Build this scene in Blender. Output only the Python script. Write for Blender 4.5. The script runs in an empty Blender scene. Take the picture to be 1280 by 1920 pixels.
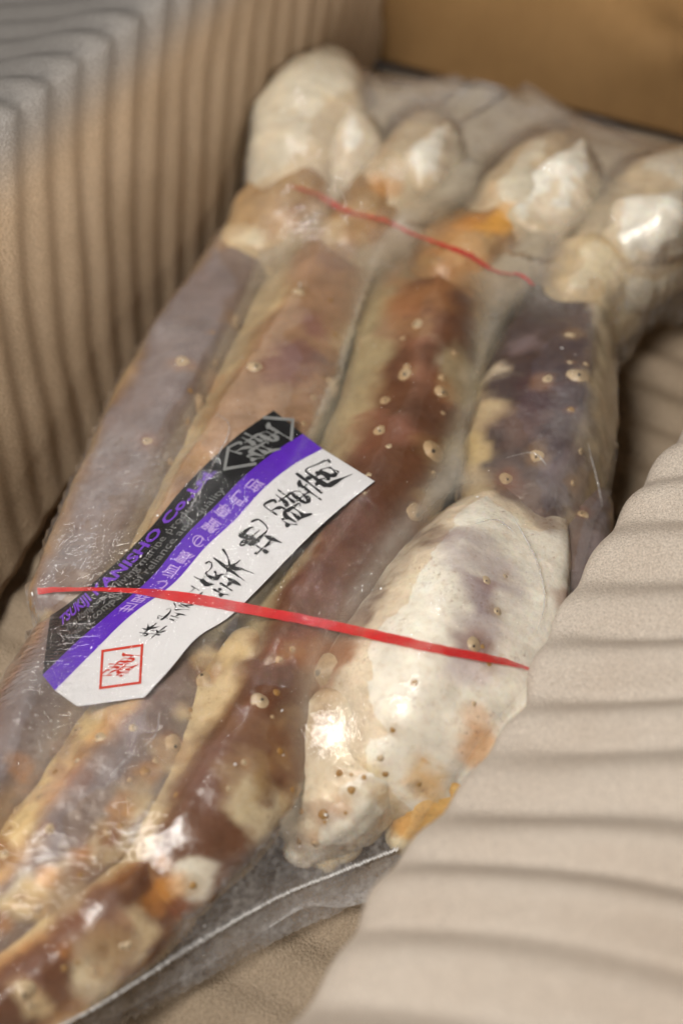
import bpy, bmesh, math, random
import numpy as np
from mathutils import Vector, noise
from mathutils.bvhtree import BVHTree

random.seed(7)
rng = np.random.default_rng(7)
scene = bpy.context.scene
C = scene.collection

# ------------------------------------------------------------------ camera
PITCH = math.radians(52.0)
DIST = 0.56
LENS = 50.0
TGT = Vector((0, 0, 0.05))
FWD = Vector((0, math.cos(PITCH), -math.sin(PITCH)))
UPV = Vector((0, math.sin(PITCH), math.cos(PITCH)))
CAM = TGT - FWD * DIST
FPX = LENS / 36.0 * 1920.0
cam = bpy.data.cameras.new("camera")
cam.sensor_fit = 'VERTICAL'
cam.sensor_height = 36.0
cam.sensor_width = 24.0
cam.lens = LENS
cam.clip_start = 0.01
cam.clip_end = 50
cam.dof.use_dof = True
cam.dof.focus_distance = 0.538
cam.dof.aperture_fstop = 3.6
camo = bpy.data.objects.new("camera", cam)
camo.location = CAM
camo.rotation_euler = (math.pi / 2 - PITCH, 0, 0)
C.objects.link(camo)
scene.camera = camo

# ------------------------------------------------------------------ world + lamps
world = bpy.data.worlds.new("World")
scene.world = world
world.use_nodes = True
wb = world.node_tree.nodes["Background"]
wb.inputs[0].default_value = (1.0, 0.95, 0.89, 1)
wb.inputs[1].default_value = 0.028


def area(name, loc, target, size, power, col):
    l = bpy.data.lights.new(name, 'AREA')
    l.shape = 'DISK'
    l.size = size
    l.energy = power
    l.color = col
    o = bpy.data.objects.new(name, l)
    o.location = loc
    d = Vector(target) - Vector(loc)
    o.rotation_euler = d.to_track_quat('-Z', 'Y').to_euler()
    C.objects.link(o)
    return o


area("key_lamp", (1.06, -0.78, 0.46), (0, 0, 0.05), 0.50, 28, (1.0, 0.93, 0.84))
area("window_light", (-0.50, -0.36, 1.18), (0, 0, 0.05), 0.50, 18.5, (1.0, 0.96, 0.90))
area("sheen_helper", (-0.30, 0.62, 1.02), (0, 0, 0.05), 0.06, 1.0, (1.0, 0.98, 0.95))  # added lamp without a seen source, only puts sheen on the film

scene.view_settings.view_transform = 'Standard'
scene.view_settings.look = 'None'
scene.view_settings.exposure = 0
scene.view_settings.gamma = 1
scene.cycles.use_denoising = True
scene.cycles.max_bounces = 6
scene.cycles.diffuse_bounces = 3
scene.cycles.glossy_bounces = 3
scene.cycles.use_adaptive_sampling = True
scene.cycles.adaptive_threshold = 0.03
scene.cycles.transparent_max_bounces = 10


# ------------------------------------------------------------------ helpers
def ray(px, py):
    u = (px - 640) / FPX
    v = (960 - py) / FPX
    return FWD + Vector((u, 0, 0)) + UPV * v


def at(px, py, z):
    """Point of the place at height z seen at this spot of the photograph."""
    d = ray(px, py)
    return CAM + d * ((z - CAM.z) / d.z)


def tag(o, label=None, cat=None, group=None, kind=None):
    if label:
        o["label"] = label
    if cat:
        o["category"] = cat
    if group:
        o["group"] = group
    if kind:
        o["kind"] = kind
    return o


def empty(name, loc=(0, 0, 0)):
    o = bpy.data.objects.new(name, None)
    o.empty_display_size = 0.02
    o.location = loc
    C.objects.link(o)
    return o


def mesh_obj(name, verts, faces, mat, parent=None, smooth=True):
    me = bpy.data.meshes.new(name)
    me.from_pydata([tuple(v) for v in verts], [], faces)
    me.update()
    if smooth:
        me.polygons.foreach_set("use_smooth", [True] * len(me.polygons))
    o = bpy.data.objects.new(name, me)
    if mat:
        me.materials.append(mat)
    C.objects.link(o)
    if parent:
        o.parent = parent
        o.matrix_parent_inverse = parent.matrix_basis.inverted()
    return o


def grid_faces(nu, nv, close_v=False):
    f = []
    for i in range(nu - 1):
        for j in range(nv if close_v else nv - 1):
            a = i * nv + j
            b = i * nv + (j + 1) % nv
            f.append((a, b, b + nv, a + nv))
    return f


def point_attr(o, name, values):
    a = o.data.attributes.new(name, 'FLOAT', 'POINT')
    a.data.foreach_set("value", np.asarray(values, dtype=np.float32))


def color_attr(o, cols):
    a = o.data.color_attributes.new("skin", 'FLOAT_COLOR', 'POINT')
    c = np.ones((len(cols), 4), dtype=np.float32)
    c[:, :3] = cols
    a.data.foreach_set("color", c.ravel())


def catmull(P, n):
    """Smooth resample of the rows of P (any width), chord-length spaced."""
    P = np.asarray(P, float)
    d = np.r_[0, np.cumsum(np.linalg.norm(np.diff(P[:, :2], axis=0), axis=1))]
    ts = np.linspace(0, d[-1], n)
    m = np.zeros_like(P)
    m[1:-1] = (P[2:] - P[:-2]) / (d[2:] - d[:-2])[:, None]
    m[0] = (P[1] - P[0]) / (d[1] - d[0])
    m[-1] = (P[-1] - P[-2]) / (d[-1] - d[-2])
    out = []
    for t in ts:
        k = min(max(np.searchsorted(d, t) - 1, 0), len(P) - 2)
        h = d[k + 1] - d[k]
        x = (t - d[k]) / h
        out.append((2 * x**3 - 3 * x**2 + 1) * P[k] + (x**3 - 2 * x**2 + x) * h * m[k]
                   + (-2 * x**3 + 3 * x**2) * P[k + 1] + (x**3 - x**2) * h * m[k + 1])
    return np.array(out)


def vnoise(p, seed=0):
    """Value noise for an (n,3) array, about -1..1."""
    p = np.asarray(p, float) + seed * 17.31
    i = np.floor(p).astype(np.int64)
    f = p - i
    f = f * f * (3 - 2 * f)

    def h(a, b, c):
        n = (a * 374761393 + b * 668265263 + c * 2147483647 + seed * 1274126177) & 0xffffffff
        n = ((n ^ (n >> 13)) * 1274126177) & 0xffffffff
        n = (n ^ (n >> 16)) & 0xffff
        return n / 32767.5 - 1
    r = 0
    for a in (0, 1):
        for b in (0, 1):
            for c in (0, 1):
                w = (f[:, 0] if a else 1 - f[:, 0]) * (f[:, 1] if b else 1 - f[:, 1]) * (f[:, 2] if c else 1 - f[:, 2])
                r = r + w * h(i[:, 0] + a, i[:, 1] + b, i[:, 2] + c)
    return r


def fbm(p, seed=0, oct=4):
    r = 0
    a = 0.55
    for k in range(oct):
        r = r + a * vnoise(p * 2**k, seed + k)
        a *= 0.5
    return r


def sstep(a, b, x):
    x = np.asarray(x, float)
    t = np.clip((x - a) / (b - a), 0, 1)
    return t * t * (3 - 2 * t)


# ------------------------------------------------------------------ materials
def new_mat(name):
    m = bpy.data.materials.new(name)
    m.use_nodes = True
    nt = m.node_tree
    nt.nodes.clear()
    out = nt.nodes.new("ShaderNodeOutputMaterial")
    return m, nt, out


def nd(nt, t, **kw):
    n = nt.nodes.new(t)
    for k, v in kw.items():
        if k.startswith("i_"):
            key = k[2:].replace("_", " ")
            n.inputs[key].default_value = v
        else:
            setattr(n, k, v)
    return n


def noise_nd(nt, scale, detail=4, rough=0.55, vec=None):
    n = nd(nt, "ShaderNodeTexNoise")
    n.inputs["Scale"].default_value = scale
    n.inputs["Detail"].default_value = detail
    n.inputs["Roughness"].default_value = rough
    if vec is not None:
        nt.links.new(vec, n.inputs["Vector"])
    return n


def ramp(nt, fac, stops):
    r = nd(nt, "ShaderNodeValToRGB")
    e = r.color_ramp.elements
    while len(e) < len(stops):
        e.new(0.5)
    for k, (p, c) in enumerate(stops):
        e[k].position = p
        e[k].color = c if len(c) == 4 else (*c, 1)
    nt.links.new(fac, r.inputs[0])
    return r


def foam_material(name, col_a, col_b, transl=0.35, bare_shade=None):
    m, nt, out = new_mat(name)
    L = nt.links.new
    tc = nd(nt, "ShaderNodeTexCoord")
    big = noise_nd(nt, 24, 4, 0.6, tc.outputs["Object"])
    fine = noise_nd(nt, 1500, 3, 0.7, tc.outputs["Object"])
    cell = nd(nt, "ShaderNodeTexVoronoi")
    cell.inputs["Scale"].default_value = 900
    L(tc.outputs["Object"], cell.inputs["Vector"])
    col = ramp(nt, big.outputs["Fac"], [(0.3, col_a), (0.7, col_b)])
    if bare_shade:                                          # grey thin foam without cardboard behind, and shade painted on the outer flap
        ba = nd(nt, "ShaderNodeAttribute", attribute_name="backing_shade")
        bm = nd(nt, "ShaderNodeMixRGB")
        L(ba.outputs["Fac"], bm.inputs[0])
        bm.inputs[1].default_value = (*bare_shade, 1)
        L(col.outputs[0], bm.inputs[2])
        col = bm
    grain = ramp(nt, fine.outputs["Fac"], [(0.30, (0.62, 0.60, 0.58)), (0.70, (1.15, 1.15, 1.15))])
    mul = nd(nt, "ShaderNodeMixRGB", blend_type='MULTIPLY')
    mul.inputs[0].default_value = 1
    L(col.outputs[0], mul.inputs[1])
    L(grain.outputs[0], mul.inputs[2])
    addn = nd(nt, "ShaderNodeMath", operation='ADD')
    L(fine.outputs["Fac"], addn.inputs[0])
    L(cell.outputs["Distance"], addn.inputs[1])
    b = nd(nt, "ShaderNodeBump")
    b.inputs["Strength"].default_value = 0.8
    b.inputs["Distance"].default_value = 0.0007
    L(addn.outputs[0], b.inputs["Height"])
    p = nd(nt, "ShaderNodeBsdfPrincipled")
    p.inputs["Roughness"].default_value = 0.42
    p.inputs["Specular IOR Level"].default_value = 0.35
    L(mul.outputs[0], p.inputs["Base Color"])
    L(b.outputs[0], p.inputs["Normal"])
    t = nd(nt, "ShaderNodeBsdfTranslucent")
    L(mul.outputs[0], t.inputs["Color"])
    L(b.outputs[0], t.inputs["Normal"])
    mx = nd(nt, "ShaderNodeMixShader")
    mx.inputs[0].default_value = transl
    L(p.outputs[0], mx.inputs[1])
    L(t.outputs[0], mx.inputs[2])
    L(mx.outputs[0], out.inputs[0])
    return m


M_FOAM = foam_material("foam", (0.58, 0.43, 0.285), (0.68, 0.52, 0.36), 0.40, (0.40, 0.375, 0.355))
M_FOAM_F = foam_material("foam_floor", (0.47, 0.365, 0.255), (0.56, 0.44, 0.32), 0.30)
M_FOAM_W = foam_material("foam_white", (0.84, 0.735, 0.63), (0.90, 0.81, 0.71), 0.30)


def cardboard_material():
    m, nt, out = new_mat("cardboard")
    L = nt.links.new
    tc = nd(nt, "ShaderNodeTexCoord")
    n1 = noise_nd(nt, 18, 5, 0.6, tc.outputs["Object"])
    mp = nd(nt, "ShaderNodeMapping")
    mp.inputs["Scale"].default_value = (900, 900, 60)
    L(tc.outputs["Object"], mp.inputs[0])
    n2 = noise_nd(nt, 1, 3, 0.6, mp.outputs[0])
    c1 = ramp(nt, n1.outputs["Fac"], [(0.3, (0.25, 0.14, 0.050)), (0.7, (0.32, 0.185, 0.072))])
    c2 = ramp(nt, n2.outputs["Fac"], [(0.3, (0.85, 0.85, 0.85)), (0.7, (1, 1, 1))])
    mu = nd(nt, "ShaderNodeMixRGB", blend_type='MULTIPLY')
    mu.inputs[0].default_value = 1
    L(c1.outputs[0], mu.inputs[1])
    L(c2.outputs[0], mu.inputs[2])
    b = nd(nt, "ShaderNodeBump")
    b.inputs["Strength"].default_value = 0.2
    b.inputs["Distance"].default_value = 0.0005
    L(n2.outputs["Fac"], b.inputs["Height"])
    p = nd(nt, "ShaderNodeBsdfPrincipled")
    p.inputs["Roughness"].default_value = 0.75
    L(mu.outputs[0], p.inputs["Base Color"])
    L(b.outputs[0], p.inputs["Normal"])
    L(p.outputs[0], out.inputs[0])
    return m


M_CARD = cardboard_material()


def shell_material():
    m, nt, out = new_mat("crab_shell")
    L = nt.links.new
    at_ = nd(nt, "ShaderNodeVertexColor", layer_name="skin")
    tc = nd(nt, "ShaderNodeTexCoord")
    n1 = noise_nd(nt, 260, 6, 0.65, tc.outputs["Object"])
    n2 = noise_nd(nt, 1100, 3, 0.6, tc.outputs["Object"])
    g = ramp(nt, n1.outputs["Fac"], [(0.28, (0.82, 0.75, 0.68)), (0.50, (0.98, 0.97, 0.95)), (0.72, (1.05, 1.03, 1.0))])
    mu = nd(nt, "ShaderNodeMixRGB", blend_type='MULTIPLY')
    mu.inputs[0].default_value = 0.8
    L(at_.outputs[0], mu.inputs[1])
    L(g.outputs[0], mu.inputs[2])
    # small rust-brown specks, gathered in clouds
    sp = noise_nd(nt, 820, 2, 0.5, tc.outputs["Object"])
    cl = noise_nd(nt, 70, 4, 0.6, tc.outputs["Object"])
    sr = ramp(nt, sp.outputs["Fac"], [(0.60, (0, 0, 0)), (0.68, (1, 1, 1))])
    cr = ramp(nt, cl.outputs["Fac"], [(0.46, (0, 0, 0)), (0.66, (0.5, 0.5, 0.5))])
    sm = nd(nt, "ShaderNodeMath", operation='MULTIPLY')
    L(sr.outputs[0], sm.inputs[0])
    L(cr.outputs[0], sm.inputs[1])
    mx = nd(nt, "ShaderNodeMixRGB")
    L(sm.outputs[0], mx.inputs[0])
    L(mu.outputs[0], mx.inputs[1])
    mx.inputs[2].default_value = (0.20, 0.085, 0.04, 1)
    mu = mx
    vo = nd(nt, "ShaderNodeTexVoronoi")
    vo.inputs["Scale"].default_value = 330
    L(tc.outputs["Object"], vo.inputs["Vector"])
    a1 = nd(nt, "ShaderNodeMath", operation='MULTIPLY_ADD')
    a1.inputs[1].default_value = -0.45
    L(vo.outputs["Distance"], a1.inputs[0])
    L(n1.outputs["Fac"], a1.inputs[2])
    ad = nd(nt, "ShaderNodeMath", operation='MULTIPLY_ADD')
    ad.inputs[1].default_value = 0.35
    L(n2.outputs["Fac"], ad.inputs[0])
    L(a1.outputs[0], ad.inputs[2])
    b = nd(nt, "ShaderNodeBump")
    b.inputs["Strength"].default_value = 0.30
    b.inputs["Distance"].default_value = 0.0010
    L(ad.outputs[0], b.inputs["Height"])
    p = nd(nt, "ShaderNodeBsdfPrincipled")
    p.inputs["Roughness"].default_value = 0.26
    p.inputs["Subsurface Weight"].default_value = 0.25
    p.inputs["Subsurface Radius"].default_value = (0.008, 0.005, 0.003)
    p.inputs["Subsurface Scale"].default_value = 0.6
    L(mu.outputs[0], p.inputs["Base Color"])
    L(b.outputs[0], p.inputs["Normal"])
    L(p.outputs[0], out.inputs[0])
    return m


M_SHELL = shell_material()


def simple(name, col, rough=0.5, spec=0.5, sss=0.0, transl=0.0, var=0.0, vscale=200):
    m, nt, out = new_mat(name)
    L = nt.links.new
    p = nd(nt, "ShaderNodeBsdfPrincipled")
    p.inputs["Roughness"].default_value = rough
    p.inputs["Specular IOR Level"].default_value = spec
    p.inputs["Base Color"].default_value = (*col, 1)
    tc = nd(nt, "ShaderNodeTexCoord")
    n = noise_nd(nt, vscale, 4, 0.6, tc.outputs["Object"])
    lo = tuple(c * (1 - var) for c in col)
    r = ramp(nt, n.outputs["Fac"], [(0.3, lo), (0.7, col)])
    L(r.outputs[0], p.inputs["Base Color"])
    if sss > 0.9:
        p.inputs["Subsurface Weight"].default_value = sss
        p.inputs["Subsurface Radius"].default_value = (0.006, 0.004, 0.003)
        p.inputs["Subsurface Scale"].default_value = 0.5
    sh = p.outputs[0]
    if transl:
        t = nd(nt, "ShaderNodeBsdfTransparent")
        mx = nd(nt, "ShaderNodeMixShader")
        n3 = noise_nd(nt, 60, 4, 0.6, tc.outputs["Object"])
        rr = ramp(nt, n3.outputs["Fac"], [(0.35, (0.0, 0.0, 0.0)), (0.75, (transl, transl, transl))])
        L(rr.outputs[0], mx.inputs[0])
        L(p.outputs[0], mx.inputs[1])
        L(t.outputs[0], mx.inputs[2])
        sh = mx.outputs[0]
    L(sh, out.inputs[0])
    return m


M_PAPER = simple("label_paper", (0.70, 0.70, 0.72), 0.45, 0.4, var=0.05, vscale=90)
M_BLACK = simple("label_black", (0.006, 0.006, 0.007), 0.35, 0.5, var=0.3)
M_PURPLE = simple("label_purple", (0.105, 0.012, 0.50), 0.35, 0.5, var=0.15)
M_INK = simple("brush_ink", (0.012, 0.012, 0.014), 0.5, 0.3, var=0.2)
M_REDINK = simple("red_ink", (0.62, 0.045, 0.02), 0.5, 0.3, var=0.12)
M_GREYINK = simple("grey_ink", (0.27, 0.28, 0.28), 0.5, 0.3, var=0.2)
M_PALEINK = simple("pale_ink", (0.62, 0.45, 0.82), 0.5, 0.3, var=0.15)
M_VIOLETINK = simple("violet_ink", (0.17, 0.045, 0.55), 0.5, 0.3, var=0.15)
M_DIMINK = simple("dim_grey_ink", (0.20, 0.20, 0.20), 0.5, 0.3, var=0.3)
M_RED = simple("red_tape", (0.74, 0.012, 0.015), 0.28, 0.6, transl=0.45, var=0.2)
M_REDTHIN = simple("thin_red_tape", (0.66, 0.012, 0.02), 0.28, 0.6, transl=0.85, var=0.2)
M_SPINE = simple("spine_white", (0.60, 0.46, 0.29), 0.4, 0.4, sss=0.3, var=0.25, vscale=400)
M_SPINETAN = simple("spine_tan", (0.42, 0.24, 0.07), 0.4, 0.4, sss=0.2, var=0.3, vscale=400)
M_TIP = simple("spine_tip", (0.035, 0.022, 0.012), 0.35, 0.5)
M_MEMBRANE = simple("joint_membrane", (0.72, 0.36, 0.06), 0.35, 0.5, sss=0.4, var=0.35, vscale=150)
M_MEAT = simple("white_meat", (0.82, 0.78, 0.66), 0.4, 0.4, sss=0.4, var=0.12, vscale=220)
M_GLINT = simple("glint_white", (0.92, 0.91, 0.90), 0.15, 0.8, var=0.05)
M_SEAL = simple("seal_bead", (0.82, 0.80, 0.78), 0.35, 0.5, var=0.1)


def thin_ior(nt, fr, ior):
    """A sheet thinner than the eye can tell: the same reflection from both sides."""
    g = nd(nt, "ShaderNodeNewGeometry")
    mr = nd(nt, "ShaderNodeMapRange")
    mr.inputs["To Min"].default_value = ior
    mr.inputs["To Max"].default_value = 1.0 / ior
    nt.links.new(g.outputs["Backfacing"], mr.inputs["Value"])
    nt.links.new(mr.outputs[0], fr.inputs["IOR"])


def film_material():
    m, nt, out = new_mat("shrink_film")
    L = nt.links.new
    tc = nd(nt, "ShaderNodeTexCoord")
    hz = nd(nt, "ShaderNodeAttribute", attribute_name="haze")
    wr = nd(nt, "ShaderNodeAttribute", attribute_name="wrinkle")
    n1 = noise_nd(nt, 55, 6, 0.62, tc.outputs["Object"])
    n2 = noise_nd(nt, 420, 4, 0.6, tc.outputs["Object"])
    # stretched wrinkles, running across the pack
    mp = nd(nt, "ShaderNodeMapping")
    mp.inputs["Rotation"].default_value = (0, 0, math.radians(18))
    mp.inputs["Scale"].default_value = (38, 260, 120)
    L(tc.outputs["Object"], mp.inputs[0])
    n3 = noise_nd(nt, 1, 4, 0.6, mp.outputs[0])
    w = nd(nt, "ShaderNodeMath", operation='MULTIPLY')
    L(n3.outputs["Fac"], w.inputs[0])
    L(wr.outputs["Fac"], w.inputs[1])
    h1 = nd(nt, "ShaderNodeMath", operation='MULTIPLY_ADD')
    h1.inputs[1].default_value = 0.30
    L(n1.outputs["Fac"], h1.inputs[0])
    L(w.outputs[0], h1.inputs[2])
    h2 = nd(nt, "ShaderNodeMath", operation='MULTIPLY_ADD')
    h2.inputs[1].default_value = 0.07
    L(n2.outputs["Fac"], h2.inputs[0])
    L(h1.outputs[0], h2.inputs[2])
    b = nd(nt, "ShaderNodeBump")
    b.inputs["Strength"].default_value = 0.8
    b.inputs["Distance"].default_value = 0.0036
    L(h2.outputs[0], b.inputs["Height"])
    # milky frost
    r = ramp(nt, n1.outputs["Fac"], [(0.30, (0.25, 0.25, 0.25)), (0.70, (1.4, 1.4, 1.4))])
    hm = nd(nt, "ShaderNodeMath", operation='MULTIPLY')
    hm.use_clamp = True
    L(r.outputs[0], hm.inputs[0])
    L(hz.outputs["Fac"], hm.inputs[1])
    fr2 = ramp(nt, n2.outputs["Fac"], [(0.35, (0.55, 0.55, 0.55)), (0.68, (1.5, 1.5, 1.5))])
    fm = nd(nt, "ShaderNodeMath", operation='MULTIPLY')
    fm.use_clamp = True
    L(fr2.outputs[0], fm.inputs[0])
    L(hm.outputs[0], fm.inputs[1])
    hm = fm
    ws = ramp(nt, n3.outputs["Fac"], [(0.55, (0, 0, 0)), (0.74, (0.24, 0.24, 0.24))])
    wm = nd(nt, "ShaderNodeMath", operation='MULTIPLY_ADD')
    wm.use_clamp = True
    L(ws.outputs[0], wm.inputs[0])
    L(wr.outputs["Fac"], wm.inputs[1])
    L(hm.outputs[0], wm.inputs[2])
    hm = wm
    tr = nd(nt, "ShaderNodeBsdfTransparent")
    tr.inputs[0].default_value = (0.985, 0.975, 0.965, 1)
    df = nd(nt, "ShaderNodeBsdfDiffuse")
    df.inputs[0].default_value = (0.80, 0.79, 0.80, 1)
    tl = nd(nt, "ShaderNodeBsdfTranslucent")
    tl.inputs[0].default_value = (0.80, 0.78, 0.78, 1)
    md = nd(nt, "ShaderNodeMixShader")
    md.inputs[0].default_value = 0.4
    L(df.outputs[0], md.inputs[1])
    L(tl.outputs[0], md.inputs[2])
    m1 = nd(nt, "ShaderNodeMixShader")
    L(hm.outputs[0], m1.inputs[0])
    L(tr.outputs[0], m1.inputs[1])
    L(md.outputs[0], m1.inputs[2])
    gl = nd(nt, "ShaderNodeBsdfGlossy")
    gl.inputs["Roughness"].default_value = 0.045
    gl.inputs["Color"].default_value = (1, 1, 1, 1)
    L(b.outputs[0], gl.inputs["Normal"])
    fr = nd(nt, "ShaderNodeFresnel")
    thin_ior(nt, fr, 1.46)
    L(b.outputs[0], fr.inputs["Normal"])
    m2 = nd(nt, "ShaderNodeMixShader")
    L(fr.outputs[0], m2.inputs[0])
    L(m1.outputs[0], m2.inputs[1])
    L(gl.outputs[0], m2.inputs[2])
    L(m2.outputs[0], out.inputs[0])
    return m


M_FILM = film_material()


def drop_material():
    m, nt, out = new_mat("water_drop")
    L = nt.links.new
    tr = nd(nt, "ShaderNodeBsdfTransparent")
    tr.inputs[0].default_value = (1, 1, 1, 1)
    gl = nd(nt, "ShaderNodeBsdfGlossy")
    gl.inputs["Roughness"].default_value = 0.05
    fr = nd(nt, "ShaderNodeFresnel")
    thin_ior(nt, fr, 1.30)
    mx = nd(nt, "ShaderNodeMixShader")
    L(fr.outputs[0], mx.inputs[0])
    L(tr.outputs[0], mx.inputs[1])
    L(gl.outputs[0], mx.inputs[2])
    L(mx.outputs[0], out.inputs[0])
    return m


M_DROP = drop_material()


def glaze_material():
    m, nt, out = new_mat("frozen_glaze")
    L = nt.links.new
    c = nd(nt, "ShaderNodeVertexColor", layer_name="skin")
    tc = nd(nt, "ShaderNodeTexCoord")
    n = noise_nd(nt, 90, 5, 0.6, tc.outputs["Object"])
    mk = nd(nt, "ShaderNodeMixRGB")
    mk.inputs[0].default_value = 0.10
    L(c.outputs[0], mk.inputs[1])
    mk.inputs[2].default_value = (0.62, 0.52, 0.42, 1)
    p = nd(nt, "ShaderNodeBsdfPrincipled")
    p.inputs["Roughness"].default_value = 0.3
    L(mk.outputs[0], p.inputs["Base Color"])
    t = nd(nt, "ShaderNodeBsdfTransparent")
    t.inputs[0].default_value = (0.95, 0.90, 0.84, 1)
    th_ = nd(nt, "ShaderNodeAttribute", attribute_name="thick")
    r0 = ramp(nt, n.outputs["Fac"], [(0.3, (0.7, 0.7, 0.7)), (0.7, (1.25, 1.25, 1.25))])
    r = nd(nt, "ShaderNodeMath", operation='MULTIPLY')
    r.use_clamp = True
    L(r0.outputs[0], r.inputs[0])
    L(th_.outputs["Fac"], r.inputs[1])
    mx = nd(nt, "ShaderNodeMixShader")
    L(r.outputs[0], mx.inputs[0])
    L(t.outputs[0], mx.inputs[1])
    L(p.outputs[0], mx.inputs[2])
    L(mx.outputs[0], out.inputs[0])
    return m


M_GLAZE = glaze_material()

# ------------------------------------------------------------------ the box
ROT = math.radians(23)
LD = Vector((math.sin(ROT), math.cos(ROT), 0))        # towards the far end of the box
WD = Vector((math.cos(ROT), -math.sin(ROT), 0))       # towards its right side
CORNER = Vector((0.020, 0.368, 0))                    # far left corner
BOX_W, BOX_L, BOX_H = 0.285, 0.74, 0.100


def left_base(q):                                     # foot of the left wall, q metres from the far corner
    return CORNER - Vector((0.410, 0.912, 0)) * min(q, 0.25) - Vector((0.36, 0.933, 0)) * max(q - 0.25, 0)


def left_rim(q):                                      # where the foam meets the rim: flares outwards to the front
    d = Vector((0.560, 0.828, 0))
    return CORNER - d * min(q, 0.31) * 1.02 - Vector((0.36, 0.933, 0)) * max(q - 0.31, 0)


box = empty("cardboard_box", CORNER)
tag(box, "brown cardboard box holding the crab pack, its far wall showing at the top", "box")


def slab(name, quad_fn, nu, nv, thick, mat, parent, ofs=0.0):
    vs = []
    for i in range(nu):
        for j in range(nv):
            vs.append(quad_fn(i / (nu - 1), j / (nv - 1)))
    o = mesh_obj(name, vs, grid_faces(nu, nv), mat, parent)
    s = o.modifiers.new("thickness", 'SOLIDIFY')
    s.thickness = thick
    s.offset = ofs
    return o


def back_fn(a, b):
    p = CORNER + WD * (-0.012 + a * (BOX_W + 0.02)) + LD * 0.006
    p = p + Vector((0, 0, b * 0.165))
    # small dents left by handling
    for (da, db, r, h) in ((0.56, 0.36, 0.020, 0.0035), (0.62, 0.31, 0.012, -0.003), (0.50, 0.42, 0.03, 0.002)):
        x = (a - da) * BOX_W
        z = (b - db) * 0.165
        p += LD * (h * math.exp(-(x * x + z * z) / (r * r * 0.35)))
    return p + LD * 0.001 * noise.noise(p * 14)


slab("far_wall", back_fn, 80, 50, 0.004, M_CARD, box, 0)


def lean(q, h):
    """Left wall surface: q along the wall, h height (0..0.165)."""
    t = h / 0.136
    g = 1 + 1.9 * max(q - 0.32, 0)                    # raised out of view towards the near end to shade the gap
    return left_base(q).lerp(left_rim(q), t ** 0.9) + Vector((0, 0, h * g))


slab("side_wall", lambda a, b: lean(a * BOX_L, b * BOX_H) - WD * 0.0095, 60, 12, 0.004, M_CARD, box, 0)
slab("side_wall", lambda a, b: CORNER + WD * (BOX_W + 0.012) - LD * (a * BOX_L) + WD * 0.02 * b
     + Vector((0, 0, b * (BOX_H + 0.075 * float(sstep(0.10, 0.16, a * BOX_L))))), 60, 12, 0.004, M_CARD, box, 0)  # taller stretch added out of view to shade the left wall
slab("near_wall", lambda a, b: CORNER - LD * (BOX_L + 0.004) + WD * (-0.15 + a * (BOX_W + 0.18)) + Vector((0, 0, b * BOX_H)),
     20, 8, 0.004, M_CARD, box, 0)
slab("bottom", lambda a, b: CORNER - LD * (a * (BOX_L + 0.02) - 0.01) + WD * (-0.17 + b * (BOX_W + 0.21)) + Vector((0, 0, -0.010)),
     8, 8, 0.004, M_CARD, box, 0)

ground = slab("ground", lambda a, b: Vector(((a - 0.5) * 4, (b - 0.5) * 4, -0.016)), 2, 2, 0.002,
              simple("table_top", (0.22, 0.22, 0.235), 0.6, 0.3, var=0.15, vscale=6), None, -1)
tag(ground, kind="structure")

# ------------------------------------------------------------------ foam sheets
RIB = 0.0195


def rib(x, sharp=0.9):
    """Rounded ribs with a narrow groove between them."""
    c = 0.5 + 0.5 * math.cos(2 * math.pi * x)
    return c ** sharp


def left_foam_fn(a, b):
    q = -0.004 + a * 0.72
    w = noise.noise(Vector((q * 9, b * 1.5, 3.1)))
    qq = q + 0.0030 * w - 0.085 * (1 - min(b / 0.70, 1))
    if b < 0.70:                                      # the wall itself
        h = 0.004 + 0.132 * (b / 0.70)
        p = lean(q, h)
        n = Vector((WD.x, WD.y, 0.25)).normalized()
        edge = 0.0016 * noise.noise(Vector((q * 60, 0, 9)))
        p.z += edge * (b / 0.70) ** 4
    else:                                             # folded over the rim, falling away outside
        t = (b - 0.70) / 0.30
        p = lean(q, 0.136)
        p = p - WD * (0.26 * t) + LD * (0.03 * t) + Vector((0, 0, 0.003 * math.sin(min(1, t * 6) * math.pi) - 0.10 * t))
        p.z += 0.0016 * noise.noise(Vector((q * 60, 0, 9))) * (1 - t)
        n = Vector((-0.25, 0, 1)).normalized()
    amp = 0.0031 * (0.35 + 0.65 * b / 0.70) if b < 0.70 else 0.0036
    k = rib(qq / RIB) * (1 + 0.25 * noise.noise(Vector((math.floor(qq / RIB + 0.5) * 1.7, b * 3, 0))))
    p = p + n * (amp * (k - 0.5)) + n * 0.002 * noise.noise(Vector((q * 18, b * 5, 1)))
    return p


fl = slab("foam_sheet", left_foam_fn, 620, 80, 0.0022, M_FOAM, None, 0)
point_attr(fl, "backing_shade", [float(sstep(0.016, -0.016, (j_ / 79) / 0.70 * 0.132 - 0.114)) if j_ / 79 < 0.70 else 0.0
                           for i_ in range(620) for j_ in range(80)])  # past the rim the flap's shade is painted in as grey foam
tag(fl, "cream ribbed foam sheet standing along the left box side and folded over its rim", "foam sheet",
    "foam sheets lining the box")


def floor_fn(a, b):
    p = CORNER - LD * (a * BOX_L - 0.003) + WD * (-0.16 + b * (BOX_W + 0.17))
    k = rib((a * BOX_L) / 0.024 + 0.25 * noise.noise(p * 6))
    p.z = -0.0075 + 0.0035 * k + 0.0015 * noise.noise(p * 25)
    return p


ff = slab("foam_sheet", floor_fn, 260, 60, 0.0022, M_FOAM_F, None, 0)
tag(ff, "cream foam sheet lying flat under the crab pack, showing beside the clear bag seam", "foam sheet",
    "foam sheets lining the box")

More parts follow.
